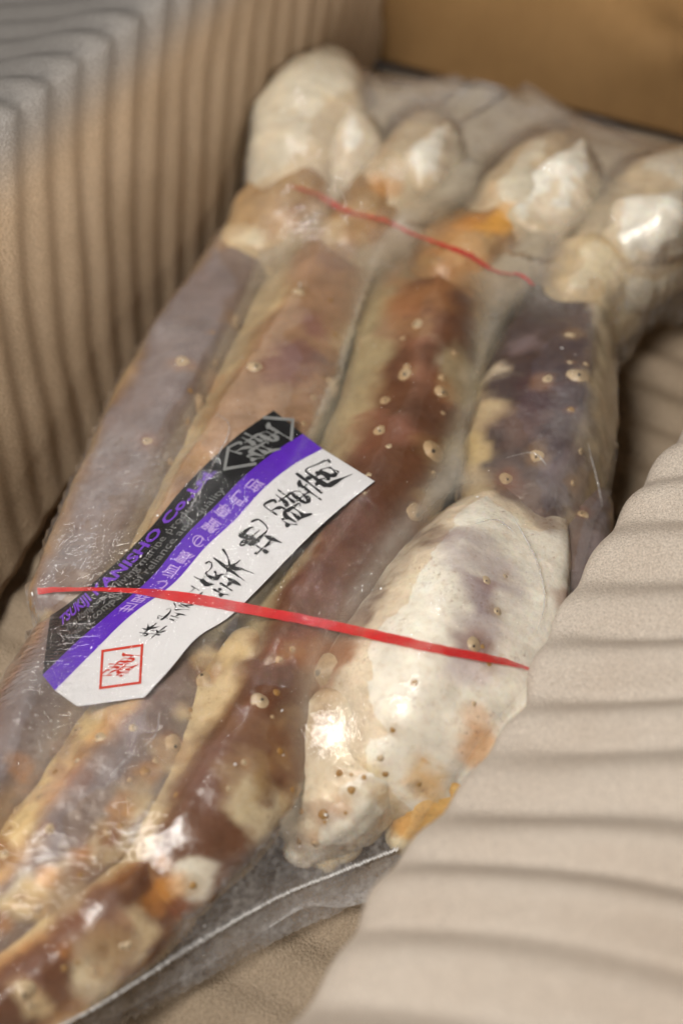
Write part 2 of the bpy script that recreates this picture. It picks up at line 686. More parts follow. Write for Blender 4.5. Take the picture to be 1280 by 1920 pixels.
# the loose flap over the near right side: inner edge, then rising to the right
EDGE = [(1400, 640, 0.061), (1290, 775, 0.063), (1200, 890, 0.065), (1118, 1005, 0.066), (1060, 1110, 0.068), (1005, 1215, 0.069),
        (950, 1320, 0.071), (885, 1425, 0.072), (800, 1530, 0.073), (715, 1620, 0.075), (655, 1715, 0.076), (600, 1805, 0.078),
        (540, 1890, 0.079), (480, 1975, 0.081), (400, 2080, 0.082)]
edge_w = np.array([list(at(*e)) for e in EDGE])
EDGE_N = 420
edge_c = catmull(edge_w, EDGE_N)
edge_len = np.r_[0, np.cumsum(np.linalg.norm(np.diff(edge_c, axis=0), axis=1))]


def right_foam_fn(a, b):
    k = a * (EDGE_N - 1)
    i = min(int(k), EDGE_N - 2)
    e = Vector(edge_c[i]).lerp(Vector(edge_c[i + 1]), k - i)
    s = edge_len[i] + (edge_len[i + 1] - edge_len[i]) * (k - i)
    out = Vector((0.925, -0.38, 0)).normalized()
    wob = 0.004 * noise.noise(Vector((s * 14, 0, 5)))
    if b < 0.22:                                      # underside of the rolled lip
        t = b / 0.22
        ang = math.pi * (1.35 - 0.69 * t)
        p = e + out * (0.011 + 0.011 * math.cos(ang)) + Vector((0, 0, -0.011 + 0.011 * math.sin(ang)))
        if t < 0.45:
            p += (out * 0.5 + Vector((0, 0, -1))) * 0.10 * (0.45 - t)
        n = (out * math.cos(ang) + Vector((0, 0, math.sin(ang)))).normalized()
        damp = t
    else:
        t = (b - 0.22) / 0.78
        p = e + out * (0.0057 + 0.20 * t) + Vector((0, 0, -0.0014 + 0.040 * math.sin(1.5708 * min(t * 1.7, 1)) + 0.004 * math.sin(t * 9 + s * 20)))
        n = Vector((-0.47, 0.2, 1)).normalized().lerp(Vector((-0.05, 0.02, 1)), min(t * 2, 1)).normalized()
        damp = 1.0
    # a soft pleat where the flap is creased
    cre = math.exp(-((s - 0.215 + 0.02 * b) / 0.010) ** 2)
    kk = rib((s + 0.05 * (b - 0.2) * 0.6 + wob * 1.6) / 0.0275 + 0.10) * (1 + 0.5 * noise.noise(Vector((s * 26, b * 3, 7))))
    p = p + n * (0.0080 * damp * (0.35 + 0.65 * min(1, max(0, b - 0.15) * 6)) * (kk - 0.5)) - n * (0.006 * cre * damp) + out * wob * 0.6
    p.z += 0.004 * noise.noise(Vector((s * 22, b * 4, 2))) * damp
    return p


fr_ = slab("foam_sheet", right_foam_fn, 620, 90, 0.0024, M_FOAM_W, None, 0)
G_ = np.array([v.co[:] for v in fr_.data.vertices]).reshape(620, 90, 3)
for _ in range(26):                                   # soft sheet: relax it across the roll of the lip
    G_[:, 1:-1] = 0.25 * G_[:, :-2] + 0.5 * G_[:, 1:-1] + 0.25 * G_[:, 2:]
fr_.data.vertices.foreach_set("co", G_.reshape(-1))
fr_.data.update()
tag(fr_, "pale ribbed foam flap folded over the pack along the lower right side", "foam sheet",
    "foam sheets lining the box")


def right_wall_fn(a, b):
    q = a * BOX_L
    p = CORNER + WD * (BOX_W + 0.004 + 0.018 * b) - LD * q + Vector((0, 0, b * 0.11))
    return p - WD * (0.004 * rib(q / 0.018 + 0.1 * noise.noise(p * 9)))


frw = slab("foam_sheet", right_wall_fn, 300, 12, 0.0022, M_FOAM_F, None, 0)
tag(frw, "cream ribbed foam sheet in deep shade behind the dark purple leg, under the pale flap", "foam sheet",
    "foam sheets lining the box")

# ------------------------------------------------------------------ crab legs
PURPLE = (0.235, 0.188, 0.186)
DPURP = (0.080, 0.054, 0.060)
BROWN = (0.155, 0.066, 0.032)
RBROWN = (0.28, 0.088, 0.028)
PINK = (0.44, 0.285, 0.185)
CREAM = (0.74, 0.63, 0.41)
WHITE = (0.83, 0.78, 0.65)
ORANGE = (0.74, 0.33, 0.055)
TAN = (0.42, 0.27, 0.125)
MEAT = (0.70, 0.64, 0.50)

SEGS = []            # (object, verts array) for the film and for colouring


def loft(name, pts, parent, base, top, c_ang, w_ang, rim=ORANGE, rim_amt=0.5, flat=1.0, lump=0.05, ends=(CREAM, 0.10), n=110, m=56, seed=0,
         square=0.0, wide=1.0, lf=55, facet=0.055, poly=0.0):
    """A shell segment: pts = (px, py, axis height mm, radius mm)."""
    P = []
    for (px, py, z, r) in pts:
        w = at(px, py, z / 1000.0)
        P.append((w.x, w.y, w.z, r / 1000.0 * wide))
    S = catmull(P, n)
    ctr = S[:, :3]
    rad = S[:, 3].copy()
    length = np.r_[0, np.cumsum(np.linalg.norm(np.diff(ctr, axis=0), axis=1))]
    # rounded ends
    r0, r1 = rad[0], rad[-1]
    T = np.gradient(ctr, axis=0)
    T /= np.linalg.norm(T, axis=1)[:, None]
    caps = 9
    C0 = [ctr[0] - T[0] * r0 * 0.75 * math.sin(math.pi / 2 * (1 - k / caps)) for k in range(caps)]
    R0 = [r0 * math.sqrt(max(1e-5, 1 - math.sin(math.pi / 2 * (1 - k / caps)) ** 2)) for k in range(caps)]
    C1 = [ctr[-1] + T[-1] * r1 * 0.75 * math.sin(math.pi / 2 * ((k + 1) / caps)) for k in range(caps)]
    R1 = [r1 * math.sqrt(max(1e-5, 1 - math.sin(math.pi / 2 * ((k + 1) / caps)) ** 2)) for k in range(caps)]
    ctr = np.vstack([C0, ctr, C1])
    rad = np.r_[R0, rad, R1]
    T = np.vstack([[T[0]] * caps, T, [T[-1]] * caps])
    N = len(ctr)
    side = np.cross(T, np.array([0, 0, 1.0]))
    side /= np.linalg.norm(side, axis=1)[:, None]
    up = np.cross(side, T)
    th = np.linspace(-math.pi, math.pi, m, endpoint=False)
    ca, sa = np.cos(th), np.sin(th)
    if square:
        q = (np.abs(ca) ** (2 + square) + np.abs(sa) ** (2 + square)) ** (-1 / (2 + square))
        ca, sa = ca * q, sa * q
    ph = seed * 1.7
    tt_ = np.linspace(0, 1, N)[:, None]
    fac = 1 + facet * np.cos(2 * th[None, :] - 0.6 + ph * 0.2) * 0.6 + facet * np.cos(3 * th[None, :] + ph + 1.6 * np.sin(3 * tt_ + ph)) \
        + facet * 0.55 * np.abs(np.cos(2.5 * th[None, :] + ph + 0.8 * tt_)) + facet * 0.8 * np.sin(9 * tt_ + ph)
    if poly:
        n_ = 5
        tm = np.mod(th[None, :] + ph + 0.35 * np.sin(2.2 * tt_ + ph), 2 * math.pi / n_) - math.pi / n_
        rp_ = math.cos(math.pi / n_) / np.cos(tm)
        fac = fac * (1 - poly + poly * rp_ * 1.10)
    rad2 = rad[:, None] * fac
    V = ctr[:, None, :] + rad2[:, :, None] * (sa[None, :, None] * side[:, None, :] + flat * ca[None, :, None] * up[:, None, :])
    V0_ = ctr[:, None, :] + rad[:, None, None] * (sa[None, :, None] * side[:, None, :] + flat * ca[None, :, None] * up[:, None, :])
    V = V.reshape(-1, 3)
    nrm = V - np.repeat(ctr, m, axis=0)
    nrm /= np.linalg.norm(nrm, axis=1)[:, None] + 1e-9
    d = fbm(V * lf, seed) * lump * np.repeat(rad, m) + fbm(V * 220, seed + 9, 3) * 0.0006
    V = V + nrm * d[:, None]
    V[:, 2] = np.maximum(V[:, 2], 0.0022)
    o = mesh_obj(name, V, grid_faces(N, m, True), M_SHELL, parent)
    # shell colour: pigmented back, pale flanks, warm line where they meet
    ang = np.tile(th, N)
    tt = np.repeat(np.linspace(0, 1, N), m)
    nz = fbm(V * 60, seed + 3, 5)
    da = np.abs(ang - c_ang) - w_ang + nz * 0.42
    mk = 1 - sstep(-0.22, 0.22, da)
    col = np.array(base)[None, :] * (1 - mk[:, None]) + np.array(top)[None, :] * mk[:, None]
    rm = np.exp(-(da / 0.22) ** 2) * rim_amt * (0.55 + 0.6 * fbm(V * 90, seed + 5))
    rm = np.clip(rm, 0, 1)[:, None]
    col = col * (1 - rm) + np.array(rim)[None, :] * rm
    ec, ew = ends
    if ew > 0:
        dd = np.minimum(tt, 1 - tt) + nz * 0.05
        e = (1 - sstep(ew * 0.4, ew, dd))[:, None]
        col = col * (1 - e) + np.array(ec)[None, :] * e
    mott = 1 + (0.10 if base == WHITE else 0.30) * fbm(V * 130, seed + 21, 4)
    col = col * np.clip(mott, 0.5, 1.3)[:, None]
    SEGS.append([o, V, col])
    return o


def leg_root(label, px, py):
    r = empty("crab_leg", at(px, py, 0.0))
    return tag(r, label, "crab leg", "crab legs packed side by side in the clear bag")


L1 = leg_root("greyish purple crab leg along the left side of the bag, beside the dark foam wall", 320, 750)
L2 = leg_root("pinkish crab leg with a purple patch running under the label", 480, 760)
L3 = leg_root("reddish brown crab leg with white spines right of the label", 720, 850)
L4 = leg_root("dark purple crab leg ending in a big white toothed claw", 1030, 740)
L5 = leg_root("brown speckled crab leg mostly hidden under the pale foam flap", 1060, 1090)

# leg along the left side
loft("shoulder", [(560, 380, 32, 25), (572, 310, 36, 31), (592, 245, 36, 33), (612, 180, 31, 25)], L1, MEAT, MEAT, 0.2, 0.7, TAN, 0.3, lump=0.10, ends=(WHITE, 0), seed=1)
loft("hip", [(590, 350, 28, 24), (540, 420, 28, 26), (485, 485, 27, 21)], L1, CREAM, TAN, 0.2, 0.8, ORANGE, 0.4, lump=0.14, ends=(CREAM, 0.1), seed=61)
loft("upper_leg", [(462, 480, 24, 19), (398, 590, 26, 21), (318, 750, 27, 23), (235, 920, 26, 22), (165, 1060, 24, 20), (125, 1130, 22, 17)],
     L1, TAN, PURPLE, -0.35, 1.1, BROWN, 0.6, lump=0.07, ends=(CREAM, 0.04), seed=2, facet=0.06, poly=0.65, flat=0.86)
loft("lower_leg", [(125, 1215, 22, 16), (90, 1330, 22, 21), (35, 1455, 22, 22), (-45, 1580, 21, 20), (-120, 1700, 20, 16)],
     L1, PINK, PURPLE, -0.3, 0.9, RBROWN, 0.5, lump=0.08, ends=(CREAM, 0.05), seed=3, facet=0.06, poly=0.65, flat=0.86)
# leg under the label
loft("shoulder", [(730, 440, 30, 24), (765, 385, 33, 27), (792, 320, 34, 25), (815, 250, 30, 13)], L2, MEAT, MEAT, 0, 0.6, ORANGE, 0.3, lump=0.10, ends=(WHITE, 0), seed=4)
loft("hip", [(780, 380, 28, 24), (715, 430, 29, 27), (650, 490, 28, 23)], L2, CREAM, TAN, 0, 0.8, ORANGE, 0.6, lump=0.14, ends=(CREAM, 0.1), seed=62)
loft("upper_leg", [(632, 470, 26, 22), (585, 580, 27, 26), (512, 750, 28, 29), (430, 920, 28, 29), (350, 1060, 27, 27), (285, 1160, 26, 23), (250, 1225, 25, 18)],
     L2, CREAM, PINK, -0.35, 0.85, TAN, 0.5, lump=0.06, ends=(TAN, 0.05), seed=5, facet=0.06, poly=0.65, flat=0.80)
loft("lower_leg", [(350, 1225, 25, 18), (300, 1330, 26, 21), (222, 1450, 26, 23), (105, 1600, 25, 22), (-30, 1745, 23, 19)],
     L2, (0.76, 0.63, 0.36), PURPLE, -0.6, 0.85, ORANGE, 0.8, lump=0.07, ends=(TAN, 0.05), seed=6, facet=0.06, poly=0.65, flat=0.84)
# brown leg
loft("shoulder", [(930, 485, 31, 24), (975, 420, 34, 28), (1025, 355, 34, 26), (1068, 292, 30, 12)], L3, MEAT, MEAT, 0, 0.5, ORANGE, 0.3, lump=0.10, ends=(WHITE, 0), seed=7)
loft("hip", [(970, 440, 28, 25), (895, 495, 29, 28), (822, 550, 28, 24)], L3, CREAM, TAN, 0, 0.8, ORANGE, 0.35, lump=0.14, ends=(TAN, 0.1), seed=63)
loft("upper_leg", [(812, 545, 28, 23), (795, 630, 29, 27), (765, 780, 30, 30), (705, 930, 30, 29), (640, 1070, 29, 27), (578, 1190, 29, 26), (535, 1275, 28, 23)],
     L3, (0.50, 0.44, 0.27), BROWN, -0.35, 0.85, RBROWN, 0.35, lump=0.06, ends=(RBROWN, 0.05), seed=8, facet=0.06, poly=0.65, flat=0.83)
loft("middle_leg", [(520, 1265, 29, 23), (468, 1380, 28, 26), (408, 1500, 27, 25), (355, 1590, 27, 23), (328, 1640, 26, 19)],
     L3, CREAM, BROWN, -0.45, 0.95, TAN, 0.5, lump=0.07, ends=(TAN, 0.05), seed=9, facet=0.06, poly=0.65, flat=0.84)
loft("joint", [(425, 1535, 24, 11), (375, 1598, 28, 13), (342, 1648, 27, 12), (315, 1695, 22, 8)], L3, WHITE, WHITE, 0, 0.5, ORANGE, 0.2, lump=0.06,
     ends=(ORANGE, 0.16), seed=10, facet=0.04)
loft("lower_leg", [(300, 1665, 22, 17), (205, 1737, 22, 19.5), (95, 1822, 22, 19.5), (-10, 1897, 22, 18.5), (-90, 1960, 21, 17)],
     L3, CREAM, BROWN, -0.5, 0.9, ORANGE, 0.6, lump=0.07, ends=(ORANGE, 0.05), seed=11, facet=0.06, poly=0.65, flat=0.86)
# purple leg with the claw
loft("shoulder", [(1105, 545, 30, 22), (1165, 485, 34, 29), (1240, 415, 34, 30), (1310, 355, 30, 24)], L4, MEAT, MEAT, 0, 0.6, TAN, 0.2, lump=0.10, ends=(WHITE, 0), seed=12)
loft("hip", [(1165, 480, 28, 27), (1110, 530, 29, 28), (1065, 590, 29, 24)], L4, CREAM, CREAM, 0, 0.8, ORANGE, 0.2, lump=0.14, ends=(CREAM, 0.1), seed=64)
loft("upper_leg", [(1058, 580, 29, 20), (1046, 650, 31, 26), (1024, 755, 32, 29), (1000, 865, 32, 30), (972, 965, 31, 27), (955, 1045, 30, 21)],
     L4, CREAM, DPURP, 0.35, 1.0, PURPLE, 0.5, lump=0.08, ends=(PURPLE, 0.05), seed=13, facet=0.06, poly=0.65, flat=0.86)
claw = loft("claw", [(968, 965, 32, 22), (930, 1045, 35, 31), (872, 1160, 36, 38), (818, 1275, 35, 42), (772, 1350, 32, 40), (738, 1400, 28, 33)],
            L4, (0.88, 0.84, 0.74), (0.88, 0.84, 0.74), 0.3, 0.55, CREAM, 0.1, lump=0.05, ends=(CREAM, 0.04), seed=14, flat=0.74, facet=0.04, poly=0.6)
loft("fixed_finger", [(740, 1325, 27, 23), (695, 1405, 28, 27), (642, 1475, 24, 22), (597, 1540, 18, 15), (558, 1600, 13, 6)], claw, (0.82, 0.74, 0.56), (0.86, 0.82, 0.70), -0.3, 1.1, ORANGE, 0.3,
     lump=0.16, ends=(CREAM, 0.03), seed=15, flat=0.8, facet=0.08)
for (px, py, z, r, sd) in ((718, 1508, 17, 8, 51), (682, 1545, 14, 8, 52), (644, 1580, 11, 7.5, 53), (608, 1606, 9, 6, 54), (752, 1478, 20, 7, 55)):
    loft("tooth", [(px - 14, py - 14, z, r), (px + 10, py + 10, z - 2, r * 0.8)], claw, CREAM, CREAM, 0, 0.5, ORANGE, 0.3, lump=0.3, ends=(CREAM, 0), n=14, m=20, seed=sd, lf=150)
loft("moving_finger", [(895, 1330, 30, 24), (860, 1400, 28, 20), (808, 1490, 22, 15), (755, 1575, 14, 7)], claw, CREAM, (0.78, 0.48, 0.16), 0, 0.7, ORANGE, 0.4,
     lump=0.16, ends=(CREAM, 0.1), seed=16, facet=0.08)
loft("upper_leg", [(1085, 955, 22, 15), (1055, 1090, 24, 20), (995, 1230, 22, 18), (930, 1350, 20, 14)], L5, TAN, PURPLE, 0, 0.9, RBROWN, 0.6, lump=0.08,
     ends=(CREAM, 0.05), seed=17)


def all_bvh(objs):
    vs, fs = [], []
    for o in objs:
        b = len(vs)
        vs.extend(v.co.copy() for v in o.data.vertices)
        fs.extend([tuple(i + b for i in p.vertices) for p in o.data.polygons])
    return BVHTree.FromPolygons(vs, fs), np.cumsum([len(o.data.polygons) for o in objs])


# objects are unrotated, so offset each mesh by where its root stands
def world_bvh(objs):
    vs, fs, owner = [], [], []
    bpy.context.view_layer.update()
    for k, o in enumerate(objs):
        b = len(vs)
        mw = o.matrix_world
        vs.extend(mw @ v.co for v in o.data.vertices)
        fs.extend([tuple(i + b for i in p.vertices) for p in o.data.polygons])
        owner.extend([k] * len(o.data.polygons))
    return BVHTree.FromPolygons(vs, fs), owner


seg_objs = [s[0] for s in SEGS]
LEG_BVH, LEG_OWNER = world_bvh(seg_objs)


def hit_leg(px, py):
    d = ray(px, py).normalized()
    return LEG_BVH.ray_cast(CAM, d)


# patches of pigment and joint tissue: (px, py, radius px, colour, strength)
PATCH = [
    (585, 610, 45, (0.30, 0.15, 0.14), 0.8), (560, 665, 60, (0.27, 0.14, 0.14), 0.85), (520, 690, 35, (0.30, 0.15, 0.12), 0.7), (615, 690, 40, PURPLE, 0.6),
    (640, 760, 60, CREAM, 0.5), (650, 640, 40, CREAM, 0.5), (470, 640, 35, TAN, 0.6), (400, 720, 30, ORANGE, 0.45), (385, 780, 30, TAN, 0.6),
    (360, 860, 30, ORANGE, 0.4), (340, 920, 40, BROWN, 0.5), (310, 990, 40, TAN, 0.7), (430, 900, 60, TAN, 0.5), (440, 610, 28, ORANGE, 0.4),
    (370, 560, 60, PURPLE, 0.5), (480, 690, 14, RBROWN, 0.9),
    (780, 700, 80, (0.38, 0.17, 0.10), 0.6), (730, 800, 70, (0.34, 0.14, 0.09), 0.6), (770, 620, 60, (0.34, 0.16, 0.10), 0.6), (690, 960, 120, (0.145, 0.065, 0.042), 0.75),
    (860, 700, 55, (0.47, 0.43, 0.28), 0.8), (850, 860, 55, (0.50, 0.44, 0.28), 0.75), (800, 960, 40, (0.50, 0.36, 0.14), 0.6), (700, 1000, 60, (0.20, 0.09, 0.06), 0.5),
    (580, 1225, 45, RBROWN, 0.85), (620, 1240, 40, (0.46, 0.16, 0.06), 0.7), (600, 1140, 60, (0.20, 0.09, 0.06), 0.6), (430, 1200, 45, CREAM, 0.7),
    (400, 1240, 35, ORANGE, 0.6), (500, 1380, 90, (0.28, 0.15, 0.085), 0.5), (540, 1350, 50, TAN, 0.6), (470, 1480, 60, (0.50, 0.34, 0.14), 0.6),
    (400, 1450, 70, (0.22, 0.11, 0.085), 0.6), (500, 1540, 70, CREAM, 0.7), (300, 1570, 30, WHITE, 0.9), (360, 1640, 40, WHITE, 0.9), (300, 1610, 34, ORANGE, 0.7),
    (310, 1660, 36, ORANGE, 0.8), (335, 1700, 18, RBROWN, 0.9), (290, 1690, 30, ORANGE, 0.5),
    (380, 1330, 40, CREAM, 0.6), (385, 1275, 22, ORANGE, 0.7), (325, 1395, 30, ORANGE, 0.6), (270, 1450, 32, ORANGE, 0.75), (240, 1520, 30, ORANGE, 0.6),
    (170, 1590, 36, ORANGE, 0.6), (60, 1690, 45, ORANGE, 0.7), (50, 1660, 25, WHITE, 0.7), (0, 1600, 36, RBROWN, 0.8), (10, 1740, 40, ORANGE, 0.6), (0, 1530, 60, TAN, 0.6),
    (352, 1335, 30, (0.80, 0.68, 0.42), 0.9), (315, 1415, 34, (0.80, 0.68, 0.42), 0.9), (262, 1500, 34, (0.80, 0.68, 0.42), 0.9), (200, 1575, 36, (0.82, 0.70, 0.44), 0.9),
    (120, 1655, 40, (0.82, 0.70, 0.44), 0.9), (50, 1705, 40, (0.84, 0.70, 0.40), 0.9), (285, 1440, 22, ORANGE, 0.8), (225, 1520, 24, ORANGE, 0.8), (150, 1600, 26, ORANGE, 0.8), (90, 1640, 26, ORANGE, 0.8),
    (420, 1215, 40, (0.78, 0.64, 0.36), 0.9), (150, 1830, 50, (0.78, 0.66, 0.44), 0.8), (250, 1760, 40, (0.74, 0.58, 0.34), 0.8), (60, 1890, 40, (0.78, 0.60, 0.34), 0.7), (220, 1740, 22, RBROWN, 0.6), (120, 1790, 24, ORANGE, 0.6),
    (130, 1390, 45, PINK, 0.7), (90, 1480, 55, (0.55, 0.38, 0.30), 0.6), (40, 1440, 30, ORANGE, 0.4), (160, 1400, 26, BROWN, 0.5), (150, 1450, 26, RBROWN, 0.5),
    (230, 1430, 70, PURPLE, 0.5), (130, 1560, 60, PURPLE, 0.5), (160, 1680, 60, (0.24, 0.14, 0.11), 0.6), (120, 1780, 50, RBROWN, 0.35), (200, 1790, 36, TAN, 0.6),
    (60, 1800, 60, (0.22, 0.12, 0.10), 0.6), (40, 1870, 30, CREAM, 0.5),
    (912, 770, 42, CREAM, 0.8), (930, 690, 36, WHITE, 0.8), (888, 840, 34, (0.80, 0.66, 0.34), 0.7), (890, 920, 40, CREAM, 0.7), (985, 650, 45, (0.40, 0.33, 0.40), 0.5), (960, 800, 50, (0.22, 0.13, 0.11), 0.5),
    (1020, 740, 60, (0.10, 0.05, 0.06), 0.6), (1090, 800, 60, PURPLE, 0.5), (1010, 920, 70, PURPLE, 0.7), (960, 900, 40, (0.20, 0.12, 0.11), 0.7), (1060, 900, 60, (0.25, 0.20, 0.23), 0.6),
    (900, 1060, 70, (0.50, 0.42, 0.43), 0.75), (890, 1100, 50, (0.34, 0.25, 0.29), 0.7), (900, 1180, 50, (0.46, 0.38, 0.42), 0.7), (880, 1260, 45, (0.60, 0.50, 0.56), 0.6),
    (640, 1510, 26, ORANGE, 0.4), (705, 1480, 34, (0.74, 0.50, 0.22), 0.5), (590, 1570, 24, ORANGE, 0.4),
    (885, 1400, 45, ORANGE, 0.9), (800, 1460, 40, (0.80, 0.48, 0.14), 0.8), (900, 1340, 40, ORANGE, 0.6), (1060, 1130, 40, RBROWN, 0.6),
    (895, 405, 34, ORANGE, 1.0), (930, 420, 30, (0.85, 0.45, 0.05), 0.9), (730, 345, 40, ORANGE, 0.6), (660, 430, 50, (0.60, 0.36, 0.16), 0.6), (640, 420, 24, ORANGE, 0.6),
    (860, 460, 40, (0.74, 0.42, 0.16), 0.6), (800, 540, 70, (0.52, 0.25, 0.10), 0.6), (900, 560, 60, (0.66, 0.42, 0.20), 0.6), (720, 470, 60, (0.60, 0.40, 0.26), 0.5),
    (440, 420, 50, (0.52, 0.34, 0.16), 0.6), (650, 480, 40, (0.30, 0.19, 0.17), 0.5), (640, 320, 40, (0.45, 0.36, 0.24), 0.5), (660, 250, 30, (0.50, 0.44, 0.28), 0.5),
    (700, 180, 60, (0.32, 0.25, 0.20), 0.5),
]
# spines: (px, py, base radius px, kind)
SPINES = [(440, 605, 15, 0), (375, 752, 18, 0), (340, 680, 10, 0), (275, 828, 12, 0), (625, 722, 22, 1), (480, 690, 13, 1), (760, 705, 14, 1), (712, 810, 15, 1),
          (808, 848, 24, 1), (780, 610, 12, 0), (778, 965, 16, 1), (828, 738, 12, 0), (1070, 628, 12, 0), (1083, 707, 15, 1), (1027, 712, 10, 0), (1005, 858, 15, 0),
          (950, 900, 11, 0), (1090, 965, 10, 1), (605, 1262, 26, 1), (490, 1315, 16, 1), (381, 1270, 17, 1), (326, 1400, 17, 1), (272, 1447, 13, 2), (885, 1212, 13, 0), (225, 1550, 10, 2),
          (776, 1280, 8, 2), (736, 1369, 8, 2), (240, 1773, 10, 1), (45, 1862, 17, 1), (68, 1706, 9, 1), (660, 1482, 13, 2), (606, 1528, 15, 2), (560, 1578, 11, 2), (565, 1520, 9, 2),
          (636, 1450, 9, 2), (722, 1452, 11, 2), (785, 1470, 9, 2), (145, 1372, 10, 0), (186, 1384, 12, 0), (92, 1556, 8, 1), (10, 1602, 14, 0), (510, 1600, 9, 2), (360, 1660, 9, 2),
          (640, 1590, 9, 2), (548, 1480, 7, 2), (560, 545, 12, 0), (910, 1090, 9, 0), (200, 1560, 8, 1), (250, 1365, 9, 0), (525, 1410, 8, 2), (330, 1490, 8, 2)]

for (xa, ya, xb, yb, n_) in ((420, 600, 330, 900, 5), (640, 560, 560, 880, 6), (760, 620, 680, 960, 6), (850, 640, 820, 900, 4), (1090, 640, 1060, 900, 5), (560, 1200, 430, 1480, 6),
                            (370, 1300, 120, 1660, 8), (150, 1400, 20, 1560, 5), (250, 1750, 40, 1880, 5), (980, 1040, 860, 1340, 5), (720, 1410, 580, 1580, 6)):
    for k_ in range(n_):
        u_ = (k_ + random.random()) / n_
        SPINES.append((xa + (xb - xa) * u_ + random.uniform(-22, 22), ya + (yb - ya) * u_ + random.uniform(-16, 16), random.uniform(4.5, 9.0), random.choice((0, 1, 2))))
for (px, py, rp, kd) in SPINES:
    PATCH.append((px, py, rp * random.uniform(1.7, 2.4), random.choice((RBROWN, TAN, BROWN, (0.40, 0.20, 0.08))), 0.42))
for (px, py, rp, pc, st) in PATCH:
    if pc == ORANGE:
        rp, st = rp * 0.8, st * 0.75
    loc, nrm, idx, dist = hit_leg(px, py)
    if loc is None:
        continue
    r = rp / FPX * (loc - CAM).dot(FWD)
    l = np.array(loc)
    for s in SEGS:
        dv = s[1] - l
        d = np.linalg.norm(dv, axis=1)
        near = d < r * 2.2
        if not near.any():
            continue
        w = fbm(s[1][near] * 70, 40, 6)
        k = (1 - sstep(0.45, 1.3, d[near] / r + w * 1.5)) * st
        s[2][near] = s[2][near] * (1 - k[:, None]) + np.array(pc)[None, :] * k[:, None]
# the undersides of all joints blend; store
for s in SEGS:
    lum = s[2].mean(1, keepdims=True)
    s[2] = s[2] * 0.90 + lum * np.array((1.04, 1.0, 0.95)) * 0.10
    color_attr(s[0], np.clip(s[2], 0.01, 0.95))



def spine(px, py, rp, kind):
    loc, nrm, idx, dist = hit_leg(px, py)
    if loc is None:
        return
    owner = seg_objs[LEG_OWNER[idx]]
    root = owner
    if owner.parent and owner.parent.parent:
        root = owner.parent            # never a fourth level
    r = rp / FPX * (loc - CAM).dot(FWD)
    nrm = (nrm + Vector((random.uniform(-.25, .25), random.uniform(-.45, .05), 0.25))).normalized()
    rp = rp * random.uniform(0.55, 0.85)
    r = rp / FPX * (loc - CAM).dot(FWD)
    prof = [(1.75, -0.35), (1.25, 0.04), (0.85, 0.26), (0.55, 0.46), (0.34, 0.58), (0.18, 0.62)] if kind != 2 else \
           [(1.2, -0.3), (0.95, 0.06), (0.7, 0.20), (0.42, 0.28), (0.2, 0.30)]
    q = nrm.to_track_quat('Z', 'Y')
    mm = 14
    vs = []
    for (a, h) in prof:
        for k in range(mm):
            t = 2 * math.pi * k / mm
            jit = 1 + 0.07 * math.sin(3 * t + px)
            vs.append(loc + q @ Vector((a * r * jit * math.cos(t), a * r * jit * math.sin(t), h * r)))
    fs = grid_faces(len(prof), mm, True)
    fs.append(tuple((len(prof) - 1) * mm + k for k in range(mm)))
    o = mesh_obj("spine", vs, fs, M_SPINE if kind != 2 else M_SPINETAN, root)
    o.matrix_parent_inverse = root.matrix_world.inverted()
    if kind != 2:
        tip = loc + nrm * (prof[-1][1] * r)
        tv = []
        for (a, h) in ((0.30, -0.10), (0.27, 0.04), (0.14, 0.14), (0.03, 0.18)):
            for k in range(10):
                t = 2 * math.pi * k / 10
                tv.append(tip + q @ Vector((a * r * math.cos(t), a * r * math.sin(t), h * r)))
        ft = grid_faces(4, 10, True)
        par = o if root is not claw and root.parent and root.parent.parent is None and root.type == 'MESH' else root
        # thing > segment > spine: the dark tip is a second mesh beside its spine
        t_ = mesh_obj("spine_tip", tv, ft, M_TIP, root)
        t_.matrix_parent_inverse = root.matrix_world.inverted()


bpy.context.view_layer.update()
for s in SPINES:
    spine(*s)


# pointed shell flanges standing on the cut shoulder ends
def flange(root, a, b, c, thick, mat=None):
    """A thick shell blade: a, b base ends and c tip, each (px, py, z mm)."""
    A, B, Cc = (at(p[0], p[1], p[2] / 1000) for p in (a, b, c))
    nu, nv = 18, 10
    n = (B - A).cross(Cc - A).normalized()
    front, back = [], []
    for i in range(nu):
        t = i / (nu - 1)
        for j in range(nv):
            w = j / (nv - 1)
            l = A.lerp(B, w)
            p = l.lerp(Cc, t)
            th = thick * (1 - t * 0.85) * (math.sin(math.pi * (0.08 + 0.84 * w)))
            nn = 0.0016 * noise.noise(p * 90)
            p = p + n * nn + (A - B) * 0.04 * noise.noise(p * 150)
            front.append(p + n * th)
            back.append(p - n * th)
    f = grid_faces(nu, nv)
    off = len(front)
    faces = f + [tuple(reversed([i + off for i in q])) for q in f]
    for i in range(nu - 1):
        faces.append((i * nv, (i + 1) * nv, (i + 1) * nv + off, i * nv + off))
        faces.append((i * nv + nv - 1, i * nv + nv - 1 + off, (i + 1) * nv + nv - 1 + off, (i + 1) * nv + nv - 1))
    o = mesh_obj("shell_flange", front + back, faces, mat or M_MEAT, root)
    o.matrix_parent_inverse = root.matrix_world.inverted()
    SEGS.append([o, None, None])


